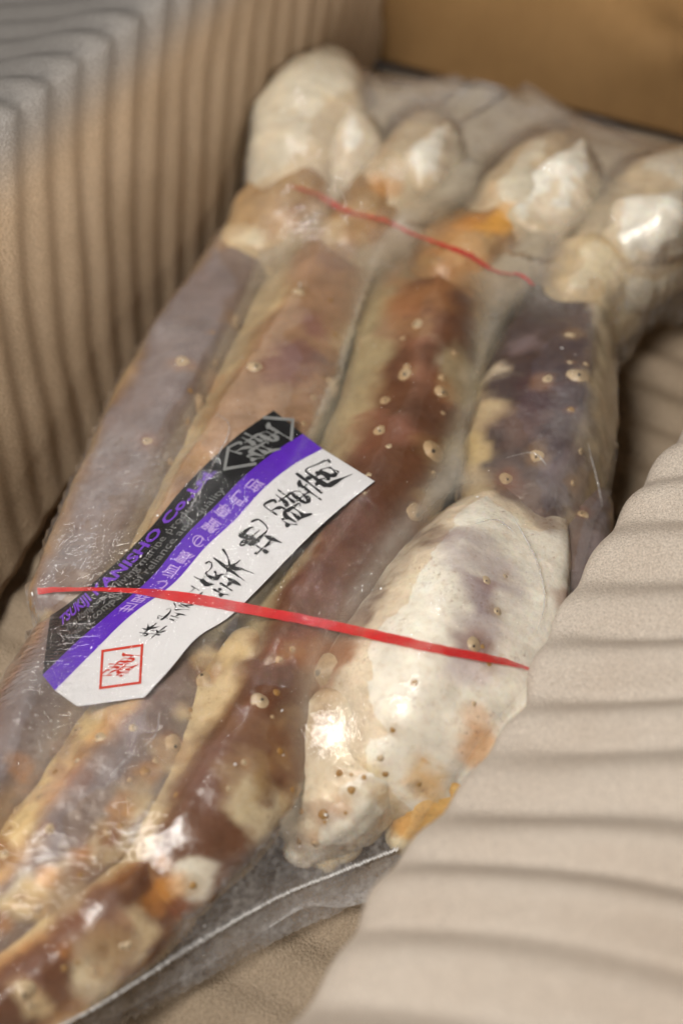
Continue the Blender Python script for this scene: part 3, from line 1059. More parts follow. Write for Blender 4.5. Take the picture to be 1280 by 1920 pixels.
for (root, pts, sd) in ((L1, [(650, 370, 44, 9), (660, 300, 50, 12), (662, 240, 56, 8), (656, 198, 60, 2.5)], 31),
                        (L2, [(785, 370, 46, 14), (812, 310, 50, 16), (832, 262, 54, 8), (838, 238, 57, 2.5)], 33), (L3, [(995, 440, 46, 15), (1045, 370, 52, 18), (1078, 310, 58, 9), (1090, 270, 62, 2.5)], 34),
                        (L4, [(1170, 470, 50, 14), (1220, 430, 55, 18), (1262, 385, 58, 9), (1275, 365, 60, 3)], 36)):
    loft("shoulder_knob", pts, root, (0.84, 0.80, 0.70), (0.88, 0.85, 0.76), 0, 1.2, TAN, 0.10, lump=0.22, ends=(MEAT, 0.2), n=50, m=40, seed=sd, lf=80, facet=0.10)
    color_attr(SEGS[-1][0], np.clip(SEGS[-1][2], 0.01, 0.95))

# ------------------------------------------------------------------ the clear bag
OUT = [(455, 330, 20), (405, 440, 15), (345, 525, 12), (280, 665, 12), (200, 850, 12), (112, 1055, 12), (62, 1120, 12), (66, 1180, 10), (62, 1225, 10), (0, 1275, 10),
       (-140, 1400, 10), (-320, 1640, 10), (-330, 2080, 5), (90, 2030, 3), (250, 1915, 3), (425, 1812, 3), (562, 1738, 3), (625, 1712, 3), (720, 1660, 3), (860, 1530, 3),
       (970, 1400, 3), (1050, 1250, 5), (1095, 1060, 12), (1145, 950, 12), (1142, 850, 12), (1142, 700, 12), (1200, 650, 8), (1290, 605, 6), (1480, 560, 5),
       (1500, 380, 10), (1330, 258, 25), (1190, 215, 30), (1090, 165, 30), (985, 128, 30), (880, 118, 30), (760, 130, 30), (690, 112, 30), (605, 92, 30), (530, 130, 30), (478, 210, 25)]
poly = np.array([[at(p[0], p[1], p[2] / 1000).x, at(p[0], p[1], p[2] / 1000).y] for p in OUT])
GS = 0.0016
x0, y0 = poly.min(0) - 0.01
x1, y1 = poly.max(0) + 0.01
nx = int((x1 - x0) / GS) + 1
ny = int((y1 - y0) / GS) + 1
gx = x0 + np.arange(nx) * GS
gy = y0 + np.arange(ny) * GS
GX, GY = np.meshgrid(gx, gy, indexing='ij')


def inside(poly, X, Y):
    r = np.zeros(X.shape, bool)
    n = len(poly)
    for i in range(n):
        xa, ya = poly[i]
        xb, yb = poly[(i + 1) % n]
        c = ((ya > Y) != (yb > Y)) & (X < (xb - xa) * (Y - ya) / (yb - ya + 1e-12) + xa)
        r ^= c
    return r


MASK = inside(poly, GX, GY)
bpy.context.view_layer.update()
solid = []
for o in C.objects:
    if o.type == 'MESH' and (o.name.startswith("spine") or any(o is s[0] for s in SEGS)):
        solid.append(o)
OB_BVH, _ = world_bvh(solid)
obst = np.full((nx, ny), -0.0015)
DOWN = Vector((0, 0, -1))
for i in range(nx):
    for j in range(ny):
        if MASK[i, j]:
            h = OB_BVH.ray_cast(Vector((gx[i], gy[j], 0.3)), DOWN)
            if h[0] is not None:
                obst[i, j] = h[0].z + 0.0017
# folds where the loose film stands up: lines of (px, py, z mm)
for pts in ([(800, 205, 62), (860, 160, 66), (905, 150, 66), (950, 163, 62)], [(950, 163, 62), (905, 205, 60), (850, 240, 60)], [(600, 110, 62), (680, 150, 60), (770, 150, 60), (860, 135, 58)],
            [(985, 150, 52), (1085, 215, 54), (1190, 260, 54), (1280, 320, 56)], [(1140, 700, 30), (1150, 760, 26), (1120, 830, 30)],
            [(600, 240, 68), (700, 275, 58), (815, 290, 60)], [(820, 290, 60), (920, 335, 54), (1045, 355, 64)], [(1050, 360, 64), (1150, 405, 56), (1240, 415, 66)], [(560, 380, 56), (650, 410, 48), (740, 420, 54)],
            [(760, 420, 54), (850, 450, 50), (940, 470, 56)], [(950, 470, 56), (1050, 510, 52), (1130, 520, 58)]):
    S = catmull([list(at(p[0], p[1], p[2] / 1000)) for p in pts], 120)
    for q in S:
        i, j = int(round((q[0] - x0) / GS)), int(round((q[1] - y0) / GS))
        if 0 <= i < nx and 0 <= j < ny and MASK[i, j]:
            obst[i, j] = max(obst[i, j], q[2])
H = obst.copy()
for _ in range(3):
    H = np.maximum(H, obst)
H = np.where(MASK, np.maximum(obst, 0.03), -0.0015)
PRESS = 0.0000006
for it in range(900):
    A = 0.25 * (np.roll(H, 1, 0) + np.roll(H, -1, 0) + np.roll(H, 1, 1) + np.roll(H, -1, 1)) - PRESS
    H = np.where(MASK, np.maximum(A, obst), -0.0015)
# light smoothing so the film spans the shell relief
for it in range(3):
    A = 0.25 * (np.roll(H, 1, 0) + np.roll(H, -1, 0) + np.roll(H, 1, 1) + np.roll(H, -1, 1))
    H = np.where(MASK, np.maximum(0.5 * H + 0.5 * A, obst - 0.0007), -0.0015)

# frozen glaze that fills the hollows between the legs under the film
LEGM = obst > 0.009
DIL = LEGM.copy()
for _ in range(13):
    DIL = DIL | np.roll(DIL, 1, 0) | np.roll(DIL, -1, 0) | np.roll(DIL, 1, 1) | np.roll(DIL, -1, 1)
for _ in range(13):
    DIL = DIL & np.roll(DIL, 1, 0) & np.roll(DIL, -1, 0) & np.roll(DIL, 1, 1) & np.roll(DIL, -1, 1)
CLOSED = (DIL | LEGM) & MASK
CR = np.zeros((nx, ny, 3))
CW = np.zeros((nx, ny))
for sg in SEGS:
    if sg[1] is None or sg[2] is None:
        continue
    v_, c_ = sg[1], sg[2]
    keep = v_[:, 2] > 0.012
    a_i = np.clip(np.round((v_[keep, 0] - x0) / GS).astype(int), 0, nx - 1)
    b_i = np.clip(np.round((v_[keep, 1] - y0) / GS).astype(int), 0, ny - 1)
    np.add.at(CR, (a_i, b_i), c_[keep])
    np.add.at(CW, (a_i, b_i), 1.0)


def soft(A, n):
    for _ in range(n):
        A = 0.2 * (A + np.roll(A, 1, 0) + np.roll(A, -1, 0) + np.roll(A, 1, 1) + np.roll(A, -1, 1))
    return A


CRs, CWs = soft(CR, 26), soft(CW, 26)
GCOL = CRs / (CWs[:, :, None] + 1e-6)
GH = soft(np.where(CLOSED, H, 0.004), 3) - 0.0028
gi, gj = np.nonzero(CLOSED & (GH > 0.006))
gidx = -np.ones((nx, ny), int)
gidx[gi, gj] = np.arange(len(gi))
gf_ = []
for i, j in zip(gi, gj):
    if i + 1 < nx and j + 1 < ny:
        q4 = (gidx[i, j], gidx[i + 1, j], gidx[i + 1, j + 1], gidx[i, j + 1])
        if min(q4) >= 0:
            gf_.append(q4)
GV = np.stack([gx[gi], gy[gj], GH[gi, gj]], 1)
GV[:, 2] += fbm(GV * 70, 5, 4) * 0.0012
GDEP = sstep(0.0, 0.016, GH[gi, gj] - (obst[gi, gj] - 0.0017)) * 0.52
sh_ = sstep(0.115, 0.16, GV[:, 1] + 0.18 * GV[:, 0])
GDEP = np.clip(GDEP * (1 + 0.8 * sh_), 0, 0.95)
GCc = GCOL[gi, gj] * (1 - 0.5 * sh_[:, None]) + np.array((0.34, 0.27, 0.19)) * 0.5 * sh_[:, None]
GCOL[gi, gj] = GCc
GLAZE = (GV, gf_, np.clip(GCOL[gi, gj] * 0.80, 0.02, 0.9))  # glaze tint from the shells, darkened to paint shade in the hollows

# film mesh
idx = -np.ones((nx, ny), int)
inner = MASK.copy()
for a_ in (-1, 0, 1):
    for b_ in (-1, 0, 1):
        inner &= np.roll(np.roll(MASK, a_, 0), b_, 1)
ii, jj = np.nonzero(MASK)
idx[ii, jj] = np.arange(len(ii))
FV = np.stack([gx[ii], gy[jj], H[ii, jj]], 1)
out_ring = np.nonzero(~inner[ii, jj])[0]
for k in out_ring:                                    # clean cut edge: pull the rim onto the outline
    best = None
    p = FV[k, :2]
    a_ = poly
    b_ = np.roll(poly, -1, 0)
    ab = b_ - a_
    tq = np.clip(((p - a_) * ab).sum(1) / ((ab ** 2).sum(1) + 1e-12), 0, 1)
    c_ = a_ + ab * tq[:, None]
    FV[k, :2] = c_[np.argmin(((c_ - p) ** 2).sum(1))]
wob = fbm(FV * 30, 77, 3) * 0.0007
FV[:, 2] += np.maximum(wob, -0.0004)
fa = []
for i, j in sorted(set(zip(ii.tolist(), jj.tolist())) | set(zip((ii - 1).tolist(), jj.tolist())) | set(zip(ii.tolist(), (jj - 1).tolist()))):
    if i + 1 < nx and j + 1 < ny:
        a, b, c, d = idx[i, j], idx[i + 1, j], idx[i + 1, j + 1], idx[i, j + 1]
        if min(a, b, c, d) >= 0:
            fa.append((a, b, c, d))
        elif sum(k >= 0 for k in (a, b, c, d)) == 3:
            fa.append(tuple(k for k in (a, b, c, d) if k >= 0))
bag = empty("plastic_bag", at(600, 960, 0))
tag(bag, "clear shrink wrap bag stretched tight around the crab legs, frosted and wet", "bag")
bpy.context.view_layer.update()
film = mesh_obj("film", FV, fa, M_FILM, bag)

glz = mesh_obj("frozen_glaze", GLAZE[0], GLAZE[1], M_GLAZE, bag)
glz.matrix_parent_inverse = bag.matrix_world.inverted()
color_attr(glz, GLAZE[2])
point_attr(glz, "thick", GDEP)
# frost under the film: (px, py, radius px, amount)
FILM_BVH, _ = world_bvh([film])


def hit_film(px, py):
    h = FILM_BVH.ray_cast(CAM, ray(px, py).normalized())
    return h if h[0] is not None else None


HAZE = [(230, 880, 150, 0.34), (330, 640, 110, 0.26), (150, 1040, 100, 0.34), (600, 250, 150, 0.22), (760, 180, 150, 0.34), (900, 160, 120, 0.36), (1010, 220, 130, 0.34),
        (1150, 260, 130, 0.34), (1250, 320, 120, 0.30), (560, 420, 130, 0.22), (480, 450, 90, 0.20), (1050, 520, 130, 0.30), (1200, 560, 130, 0.34), (900, 620, 60, 0.1),
        (1080, 760, 120, 0.20), (1060, 920, 110, 0.20), (950, 1080, 120, 0.26), (1010, 1200, 110, 0.34), (700, 1100, 80, 0.10), (560, 720, 80, 0.16), (250, 1440, 120, 0.20),
        (100, 1400, 120, 0.24), (60, 1250, 100, 0.30), (600, 1640, 120, 0.26), (450, 1760, 120, 0.30), (300, 1840, 110, 0.30), (680, 1560, 90, 0.16), (120, 1640, 110, 0.10),
        (600, 900, 90, 0.04), (330, 1120, 60, 0.12), (430, 1160, 60, 0.12)]
haze = np.where(CLOSED[ii, jj], 0.045, 0.24)
haze = soft(np.where(CLOSED, 0.018, 0.34), 6)[ii, jj]
haze = haze + 0.13 * sstep(0.004, 0.024, H - obst)[ii, jj] * CLOSED[ii, jj]
wrk = np.full(len(FV), 0.05)
fn = np.abs(np.gradient(H, GS)[0][ii, jj]) + np.abs(np.gradient(H, GS)[1][ii, jj])
haze += 0.10 * sstep(0.8, 2.5, fn)
for (px, py, rp, amt) in HAZE:
    if py < 580:
        amt *= 1.15
    h = hit_film(px, py)
    if h is None:
        continue
    r = rp / FPX * (h[0] - CAM).dot(FWD)
    d = np.linalg.norm(FV - np.array(h[0]), axis=1)
    haze = np.maximum(haze, 0.018 + (0.70 * amt - 0.018) * np.exp(-(d / r) ** 2 * 1.2))
for (px, py, rp, amt) in [(140, 1060, 160, 1.0), (60, 1230, 140, 1.3), (110, 1190, 90, 1.4), (230, 880, 90, 0.7), (330, 620, 70, 0.6), (0, 1300, 120, 1.1), (900, 160, 110, 0.7), (1130, 230, 110, 0.6),
                          (450, 1760, 120, 0.6), (700, 1320, 80, 0.35), (1080, 950, 70, 0.4), (830, 840, 120, 0.16)]:
    h = hit_film(px, py)
    if h is None:
        continue
    r = rp / FPX * (h[0] - CAM).dot(FWD)
    d = np.linalg.norm(FV - np.array(h[0]), axis=1)
    wrk = np.maximum(wrk, amt * np.exp(-(d / r) ** 2 * 1.3))
for (px, py) in ((130, 1210), (190, 1130), (260, 1060), (320, 990), (380, 920), (450, 860), (520, 810), (590, 870), (640, 900), (540, 930), (470, 1000), (410, 1060), (240, 1240), (330, 1170)):
    h = hit_film(px, py)
    if h is not None:
        d = np.linalg.norm(FV - np.array(h[0]), axis=1)
        haze *= 1 - 0.6 * np.exp(-(d / 0.012) ** 2)
point_attr(film, "haze", haze)
point_attr(film, "wrinkle", wrk)


def on_film(px, py, drop):
    h = hit_film(px, py)
    if h is None:
        return at(px, py, 0.004)
    return h[0] - h[1] * drop


def strip(name, pts, mat, parent, drop, n=60, rows=3, jit=0.0):
    """Ribbon lying on the film line: pts = (px, py, width px)."""
    S = catmull(pts, n)
    T = np.gradient(S[:, :2], axis=0)
    T /= np.linalg.norm(T, axis=1)[:, None]
    N = np.stack([-T[:, 1], T[:, 0]], 1)
    vs = []
    for k in range(n):
        for r in range(rows):
            o = (r / (rows - 1) - 0.5) * S[k, 2]
            o += jit * noise.noise(Vector((k * 0.35, r * 3.0, 0)))
            vs.append(on_film(S[k, 0] + N[k, 0] * o, S[k, 1] + N[k, 1] * o, drop))
    o = mesh_obj(name, vs, grid_faces(n, rows), mat, parent)
    if parent:
        o.matrix_parent_inverse = parent.matrix_world.inverted()
    return o


# zigzag weld bead of the bag
bead = []
base = catmull([(745, 1590, 0), (690, 1612, 0), (620, 1640, 0), (540, 1672, 0), (470, 1708, 0), (390, 1755, 0), (345, 1782, 0), (270, 1830, 0), (190, 1880, 0), (90, 1935, 0)], 260)
for k in range(260):
    a = 3.0 + 3.5 * math.exp(-((k - 150) / 26) ** 2)
    bead.append((base[k, 0] + random.uniform(-1, 1), base[k, 1] + (a if k % 2 else -a) * random.uniform(0.5, 1.1)))
bv, bf = [], []
rad = 0.00042
for k, (px, py) in enumerate(bead):
    p = on_film(px, py, -0.0005)
    for j in range(6):
        t = 2 * math.pi * j / 6
        bv.append(p + Vector((0, math.cos(t), 0.7 * math.sin(t))) * rad * random.uniform(0.7, 1.4))
o = mesh_obj("weld_bead", bv, grid_faces(260, 6, True), M_SEAL, bag)
o.matrix_parent_inverse = bag.matrix_world.inverted()

# stretched crease lines
for pts in ([(955, 960, 0), (1000, 1040, 0), (1020, 1120, 0), (1005, 1190, 0)], [(880, 985, 0), (930, 975, 0), (965, 1000, 0)], [(400, 770, 0), (430, 800, 0), (400, 870, 0), (370, 930, 0), (340, 980, 0)],
            [(300, 1330, 0), (290, 1380, 0), (230, 1430, 0), (190, 1490, 0)], [(950, 165, 0), (930, 185, 0), (890, 215, 0), (850, 240, 0)], [(800, 180, 0), (860, 150, 0), (950, 165, 0)],
            [(1085, 215, 0), (1130, 228, 0), (1190, 258, 0)], [(1100, 830, 0), (1118, 900, 0), (1130, 960, 0)], [(1030, 880, 0), (1000, 850, 0), (940, 860, 0)]):
    S = catmull(pts, 40)
    vs = []
    for k in range(40):
        p = on_film(S[k, 0] + random.uniform(-.6, .6), S[k, 1] + random.uniform(-.6, .6), -0.0001)
        w = 0.00045 * math.sin(math.pi * (k + 0.5) / 40)
        for j in range(6):
            t = 2 * math.pi * j / 6
            vs.append(p + Vector((math.cos(t), 0.3 * math.cos(t), 0.8 * math.sin(t))) * w)
    c = mesh_obj("crease", vs, grid_faces(40, 6, True), M_FILM, bag)
    c.matrix_parent_inverse = bag.matrix_world.inverted()
    point_attr(c, "haze", [0.42] * len(vs))
    point_attr(c, "wrinkle", [0.0] * len(vs))

# loose skirt of the bag, curling up past the weld
sk = catmull([(90, 1990, 2), (240, 1903, 3), (420, 1803, 4), (520, 1748, 7), (580, 1722, 10), (640, 1716, 6), (720, 1690, 3)], 80)
vs = []
for k in range(80):
    e = at(sk[k, 0], sk[k, 1], 0.0)
    inn = Vector((-0.40, 0.75, 0)).normalized()
    for r in range(9):
        t = r / 8
        p = e + inn * (0.022 * (1 - t)) + Vector((0, 0, 0.0005 + sk[k, 2] / 1000 * t * t + 0.002 * math.sin(t * math.pi)))
        p.z += 0.0012 * noise.noise(p * 60)
        vs.append(p)
s_ = mesh_obj("skirt", vs, grid_faces(80, 9), M_FILM, bag)
s_.matrix_parent_inverse = bag.matrix_world.inverted()
point_attr(s_, "haze", [0.22 + 0.30 * ((k % 9) / 8) ** 3 for k in range(len(vs))])
point_attr(s_, "wrinkle", [0.3] * len(vs))

# droplets
dv, df_ = [], []
cnt = 0
while cnt < 2300:
    px, py = random.uniform(0, 1150), random.uniform(150, 1850)
    if random.random() > 0.35 + 0.65 * math.exp(-(((px - 760) / 260) ** 2 + ((py - 760) / 330) ** 2)):
        continue
    h = hit_film(px, py)
    if h is None:
        continue
    cnt += 1
    loc, nrm = h[0], h[1]
    r = random.choice((0.0003, 0.0004, 0.0005, 0.0007, 0.0009)) * random.uniform(0.7, 1.2)
    q = nrm.to_track_quat('Z', 'Y')
    el = random.uniform(1.0, 2.2)
    b = len(dv)
    for (a, hh) in ((1, -0.05), (0.8, 0.32), (0.4, 0.5)):
        for k in range(7):
            t = 2 * math.pi * k / 7
            dv.append(loc + q @ Vector((a * r * math.cos(t), a * r * el * math.sin(t), hh * r)))
    df_ += [tuple(i + b for i in f) for f in grid_faces(3, 7, True)]
    df_.append(tuple(b + 14 + k for k in range(7)))
dr = mesh_obj("condensation", dv, df_, M_DROP, bag)
dr.matrix_parent_inverse = bag.matrix_world.inverted()
dr["kind"] = "stuff"

# tiny white specks, painted stand-ins for glints on the film
iv, if_ = [], []
cnt = 0
while cnt < 60:
    px, py = random.uniform(0, 1180), random.uniform(150, 1880)
    h = hit_film(px, py)
    if h is None:
        continue
    cnt += 1
    loc, nrm = h[0], h[1]
    r = random.choice((0.00016, 0.0002, 0.00025, 0.0004)) * random.uniform(0.7, 1.2)
    q = nrm.to_track_quat('Z', 'Y')
    a0 = random.uniform(0, 6.28)
    e_ = random.uniform(1, 2.5)
    b = len(iv)
    for (a, hh) in ((1, -0.1), (0.7, 0.45)):
        for k in range(5):
            t = 2 * math.pi * k / 5
            x_, y_ = a * r * e_ * math.cos(t), a * r * math.sin(t)
            iv.append(loc + q @ Vector((x_ * math.cos(a0) - y_ * math.sin(a0), x_ * math.sin(a0) + y_ * math.cos(a0), hh * r)))
    if_ += [tuple(i + b for i in f) for f in grid_faces(2, 5, True)]
    if_.append(tuple(b + 5 + k for k in range(5)))
ic = mesh_obj("glint_specks", iv, if_, M_GLINT, bag)
ic.matrix_parent_inverse = bag.matrix_world.inverted()
ic["kind"] = "stuff"

# ------------------------------------------------------------------ the label
ROWS = [  # black edge, black/purple, purple/white, inner white, far edge
    ((92, 1152), (80, 1263), (103, 1292), (145, 1322), (270, 1305)),
    ((126, 1130), (140, 1204), (172, 1222), (210, 1245), (318, 1252)),
    ((160, 1102), (205, 1148), (243, 1153), (278, 1170), (368, 1194)),
    ((225, 1045), (285, 1078), (325, 1092), (352, 1112), (428, 1155)),
    ((285, 983), (345, 1005), (385, 1024), (410, 1045), (482, 1103)),
    ((335, 921), (405, 945), (441, 972), (465, 992), (535, 1048)),
    ((388, 866), (459, 890), (497, 911), (520, 932), (590, 993)),
    ((450, 811), (514, 845), (550, 869), (573, 888), (643, 946)),
    ((513, 767), (567, 811), (604, 839), (630, 855), (702, 900)),
]
TK = [0, 0.28, 0.43, 0.57, 1.0]
R_ = np.array(ROWS, float)
slen = np.r_[0, np.cumsum(np.linalg.norm(np.diff(R_[:, 2], axis=0), axis=1))]
SN = 140
R_s = np.stack([catmull(np.c_[slen, np.zeros(len(slen)), R_[:, k]], SN)[:, 2:] for k in range(5)], 1)
SV = np.linspace(0, slen[-1], SN)


def label_px(s, t):
    x = min(max(s / slen[-1] * (SN - 1), 0), SN - 1.001)
    i = int(x)
    row = R_s[i] * (1 - (x - i)) + R_s[i + 1] * (x - i)
    return (np.interp(t, TK, row[:, 0]), np.interp(t, TK, row[:, 1]))


LABEL_GRID = [(s, t, *label_px(s, t)) for s in np.linspace(0, slen[-1], 160) for t in np.linspace(0, 1, 60)]
LG = np.array(LABEL_GRID)


def label_st(px, py):
    k = np.argmin((LG[:, 2] - px) ** 2 + (LG[:, 3] - py) ** 2)
    return LG[k, 0], LG[k, 1]


label = empty("label", on_film(400, 1050, 0.001))
tag(label, "white, purple and black paper label with brush lettering inside the clear bag", "label")
bpy.context.view_layer.update()


def label_band(name, t0, t1, mat, drop, rows):
    vs = []
    for s in np.linspace(0, slen[-1], SN):
        for t in np.linspace(t0, t1, rows):
            vs.append(on_film(*label_px(s, t), drop))
    o = mesh_obj(name, vs, grid_faces(SN, rows), mat, label)
    o.matrix_parent_inverse = label.matrix_world.inverted()
    return o


label_band("black_band", 0, TK[1], M_BLACK, 0.00080, 12)
label_band("purple_band", TK[1], TK[2], M_PURPLE, 0.00080, 8)
label_band("white_panel", TK[2], 1, M_PAPER, 0.00080, 26)
INK = 0.00058


def put(name, vs_px, faces, mat, drop=INK):
    o = mesh_obj(name, [on_film(x, y, drop) for (x, y) in vs_px], faces, mat, label, smooth=False)
    o.matrix_parent_inverse = label.matrix_world.inverted()
    return o


def line_px(pts, w):
    """Constant width line through px points -> verts, faces in px."""
    vs, fs = [], []
    for (a, b) in zip(pts[:-1], pts[1:]):
        a = np.array(a, float)
        b = np.array(b, float)
        d = (b - a) / np.linalg.norm(b - a)
        n = np.array([-d[1], d[0]]) * w / 2
        a2, b2 = a - d * w / 2, b + d * w / 2
        base_ = len(vs)
        for k in range(9):
            p = a2 + (b2 - a2) * k / 8
            vs += [tuple(p + n), tuple(p - n)]
        fs += [tuple(base_ + q for q in f) for f in grid_faces(9, 2)]
    return vs, fs


def brush(strokes, anchor, size, w0=7.5, rot=0.0, tilt=1.0):
    """Brush strokes in a 0..100 box, written downwards along the label."""
    s0, t0 = label_st(*anchor)
    vs, fs = [], []
    for si, st in enumerate(strokes):
        P = np.array(st, float)
        S = catmull(P, 5 * (len(P) - 1) + 4) if len(P) > 2 else np.array([P[0] + (P[1] - P[0]) * k / 7 for k in range(8)])
        n = len(S)
        T = np.gradient(S, axis=0)
        T /= np.linalg.norm(T, axis=1)[:, None] + 1e-9
        N = np.stack([-T[:, 1], T[:, 0]], 1)
        b0 = len(vs)
        for k in range(n):
            u = k / (n - 1)
            w = w0 * (0.62 + 0.38 * math.cos(u * 5.0 + si * 1.3)) * (1 - 0.55 * u ** 3)
            w = max(w, 2.2)
            if k == 0:
                w *= 0.55
            for sg in (-1, 1):
                p = S[k] + N[k] * w * 0.5 * sg
                gx_, gy_ = (p[0] - 50) / 100, (50 - p[1]) / 100
                gx_ += 0.10 * gy_
                c, s_n = math.cos(rot), math.sin(rot)
                gx_, gy_ = gx_ * c - gy_ * s_n, gx_ * s_n + gy_ * c
                row_w = 165.0
                x_, y_ = label_px(s0 - gy_ * size, t0)
                # direction across the label
                xa, ya = label_px(s0 - gy_ * size, max(0, t0 - 0.06))
                xb, yb = label_px(s0 - gy_ * size, min(1, t0 + 0.06))
                dd = np.array([xb - xa, yb - ya])
                dd /= np.linalg.norm(dd)
                vs.append((x_ - dd[0] * gx_ * size * tilt, y_ - dd[1] * gx_ * size * tilt))
        fs += [tuple(b0 + q for q in f) for f in grid_faces(n, 2)]
    return vs, fs


CHI = [[(8, 38), (42, 33)], [(26, 14), (25, 44), (25, 72)], [(4, 80), (46, 66)], [(42, 47), (70, 38), (86, 31), (86, 48), (83, 64), (76, 60)], [(66, 8), (66, 70)],
       [(52, 22), (51, 60), (53, 82), (66, 89), (88, 87), (95, 72)]]
SHO = [[(50, 1), (50, 15)], [(10, 21), (90, 18)], [(34, 24), (40, 35)], [(66, 23), (57, 35)], [(18, 40), (19, 70), (16, 97)], [(18, 41), (60, 38), (84, 39), (84, 70), (83, 94), (73, 90)],
       [(44, 42), (40, 52), (31, 58)], [(56, 42), (58, 50), (68, 54)], [(36, 63), (38, 82)], [(36, 63), (65, 61), (62, 81)], [(38, 81), (63, 80)]]
KANI = [[(22, 3), (18, 14), (8, 23)], [(18, 11), (38, 10), (30, 22)], [(14, 25), (14, 45), (7, 62)], [(14, 25), (43, 23), (43, 50), (42, 61), (35, 57)], [(15, 36), (41, 35)], [(15, 47), (41, 46)],
        [(52, 10), (86, 8), (84, 24), (80, 31), (73, 28)], [(67, 10), (62, 24), (50, 33)], [(58, 36), (52, 45)], [(55, 43), (88, 42)], [(48, 55), (94, 53)], [(72, 34), (71, 67)],
        [(33, 68), (35, 82)], [(33, 69), (69, 67), (66, 80)], [(35, 81), (66, 80)], [(50, 60), (50, 94)], [(20, 96), (52, 93), (80, 91)], [(70, 85), (84, 99)]]
TSUKI = [[(22, 2), (17, 12), (8, 19)], [(18, 10), (42, 8)], [(29, 11), (33, 20)], [(62, 2), (56, 12), (48, 18)], [(58, 10), (92, 7)], [(71, 10), (76, 20)], [(10, 31), (42, 29)], [(26, 30), (26, 49)],
         [(6, 54), (46, 47)], [(54, 28), (54, 44), (44, 57)], [(54, 29), (78, 27), (79, 46), (90, 54), (95, 44)], [(60, 37), (68, 45)], [(8, 68), (92, 65)], [(50, 57), (50, 99)],
         [(48, 69), (34, 84), (8, 94)], [(52, 69), (68, 84), (94, 93)]]
KABU = [[(5, 32), (44, 30)], [(25, 5), (24, 95)], [(24, 36), (5, 66)], [(26, 42), (42, 58)], [(60, 8), (48, 30)], [(54, 24), (92, 22)], [(44, 48), (97, 45)], [(72, 4), (71, 96)], [(70, 50), (46, 80)], [(73, 50), (97, 78)]]
SHIKI = [[(6, 30), (92, 27)], [(14, 54), (52, 52)], [(33, 54), (33, 82)], [(8, 90), (56, 78)], [(60, 4), (66, 50), (80, 84), (94, 92), (95, 74)], [(76, 8), (88, 20)]]
KAI = [[(50, 2), (30, 30), (3, 48)], [(50, 4), (72, 30), (97, 46)], [(32, 46), (68, 45)], [(12, 62), (88, 60)], [(48, 62), (22, 92), (78, 86)], [(66, 74), (86, 98)]]
SHA = [[(24, 3), (32, 14)], [(8, 24), (42, 22), (28, 44), (4, 62)], [(26, 40), (26, 97)], [(30, 46), (42, 58)], [(52, 36), (94, 34)], [(73, 6), (73, 88)], [(46, 92), (98, 89)]]

for nm, g, anchor, size, w0 in (("brush_character", TSUKI, (418, 1077), 86, 11.0), ("brush_character", CHI, (484, 1008), 76, 16.0), ("brush_character", KANI, (548, 945), 88, 10.5),
                                ("brush_character", SHO, (601, 893), 76, 14.5), ("small_character", KABU, (287, 1180), 42, 12.0), ("small_character", SHIKI, (318, 1153), 40, 12.0),
                                ("small_character", KAI, (341, 1135), 34, 12.0), ("small_character", SHA, (362, 1115), 34, 12.0)):
    v, f = brush(g, anchor, size, w0)
    put(nm, v, f, M_INK)
v, f = brush(KANI, (228, 1248), 60, 9.5, 0.0)
put("red_seal_mark", v, f, M_REDINK)
v, f = line_px([(192, 1219), (266, 1208), (262, 1278), (188, 1288), (192, 1219)], 4.6)
put("red_seal_frame", v, f, M_REDINK)
v, f = brush(KANI, (488, 826), 80, 10.5, 0.0)
put("grey_emblem_mark", v, f, M_GREYINK)
v, f = line_px([(428, 838), (421, 878), (478, 868)], 5.5)
put("grey_emblem_frame", v, f, M_GREYINK)
v, f = line_px([(496, 781), (549, 785), (546, 822)], 5.5)
put("grey_emblem_frame", v, f, M_GREYINK)


def text_mesh(body, offset=0.0):
    cu = bpy.data.curves.new("lettering", 'FONT')
    cu.body = body
    cu.resolution_u = 2
    cu.offset = offset
    ob = bpy.data.objects.new("lettering", cu)
    C.objects.link(ob)
    bpy.context.view_layer.update()
    me = ob.evaluated_get(bpy.context.evaluated_depsgraph_get()).to_mesh()
    V = np.array([v.co[:2] for v in me.vertices])
    F = [tuple(p.vertices) for p in me.polygons]
    bpy.data.objects.remove(ob)
    bpy.data.curves.remove(cu)
    return V, F


def offset_px(s, t, a):
    """a px across the label (towards the far edge) from (s, t)."""
    x_, y_ = label_px(s, t)
    xa, ya = label_px(s, max(0, t - 0.05))
    xb, yb = label_px(s, min(1, t + 0.05))
    dd = np.array([xb - xa, yb - ya])
    dd /= np.linalg.norm(dd)
    return (x_ + dd[0] * a, y_ + dd[1] * a)


def along_text(name, body, p_start, p_end, size, mat, off=0.0):
    """Latin line running along the label between two px anchors."""
    V, F = text_mesh(body, off)
    s0, t0 = label_st(*p_start)
    s1, t1 = label_st(*p_end)
    wdt = V[:, 0].max()
    out = []
    for (x, y) in V:
        u = x / wdt
        s = s0 + (s1 - s0) * u
        t = t0 + (t1 - t0) * u
        out.append(offset_px(s, t, -y * size))
    return put(name, out, F, mat)


along_text("company_lettering", "TSUKIJI KANISHO Co.,Ltd.", (112, 1172), (405, 884), 25, M_VIOLETINK, 0.028)
along_text("small_print", "The company of living marine product", (125, 1185), (378, 938), 20, M_DIMINK, 0.0)
along_text("small_print", "trading company of reliance and quality", (128, 1200), (424, 918), 20, M_DIMINK, 0.0)


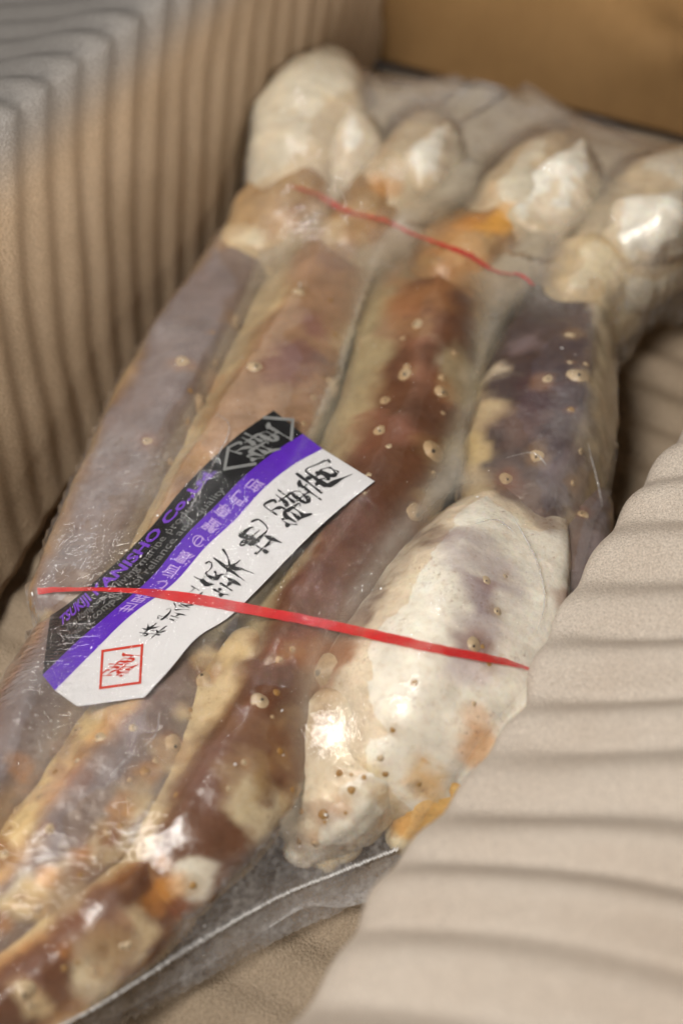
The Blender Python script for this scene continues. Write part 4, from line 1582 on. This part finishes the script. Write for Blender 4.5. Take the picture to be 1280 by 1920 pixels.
def down_char(ch, anchor, size, mat, off=0.0):
    V, F = text_mesh(ch, off)
    c = (V.max(0) + V.min(0)) / 2
    s0, t0 = label_st(*anchor)
    out = [offset_px(s0 - (y - c[1]) * size, t0, -(x - c[0]) * size) for (x, y) in V]
    return put("purple_band_character", out, F, mat)


for ch, an in (("\u4e16", (238, 1138)), ("\u754c", (264, 1118)), ("\u3057", (302, 1096)), ("\u65e8", (322, 1070)), ("\u6fc3", (345, 1043)), ("\u87f9", (398, 985)), ("\u5c02", (420, 958)), ("\u9580", (447, 930)), ("\u5378", (476, 906))):
    down_char(ch, an, 29, M_PALEINK, 0.0)
# globe mark
gv, gf = [], []
gc = (372, 1013)
for (rx, ry) in ((11, 10), (5, 10)):
    pts = [(gc[0] + rx * math.cos(t) * 0.8 - ry * math.sin(t) * 0.6, gc[1] + rx * math.cos(t) * 0.6 + ry * math.sin(t) * 0.8) for t in np.linspace(0, 2 * math.pi * (0.86 if rx == 11 else 1), 15)]
    v, f = line_px(pts, 1.6)
    gf += [tuple(q + len(gv) for q in ff_) for ff_ in f]
    gv += v
put("globe_mark", gv, gf, M_PALEINK)

# ------------------------------------------------------------------ red tapes under the film
t1 = strip("red_tape", [(70, 1108, 13), (110, 1105, 9), (180, 1104, 7), (250, 1107, 10), (300, 1113, 17), (380, 1125, 21), (470, 1142, 19), (560, 1159, 18), (650, 1178, 18), (740, 1198, 19), (830, 1218, 17), (932, 1237, 14), (965, 1245, 9), (1000, 1256, 4)],
           M_RED, None, 0.00030, 130, 5, 1.2)
tag(t1, "bright red plastic tape stretched across the label and the white claw", "tape", "red tapes tied round the crab legs")
t2 = strip("red_tape", [(545, 348, 3), (590, 362, 6), (625, 382, 11), (660, 398, 8), (720, 412, 6), (770, 436, 4), (830, 458, 6), (880, 478, 10), (918, 502, 6), (945, 512, 2), (975, 514, 4), (1000, 534, 5)],
           M_REDTHIN, None, 0.00030, 120, 4, 2.0)
tag(t2, "thin twisted red tape across the white cut ends at the far end", "tape", "red tapes tied round the crab legs")
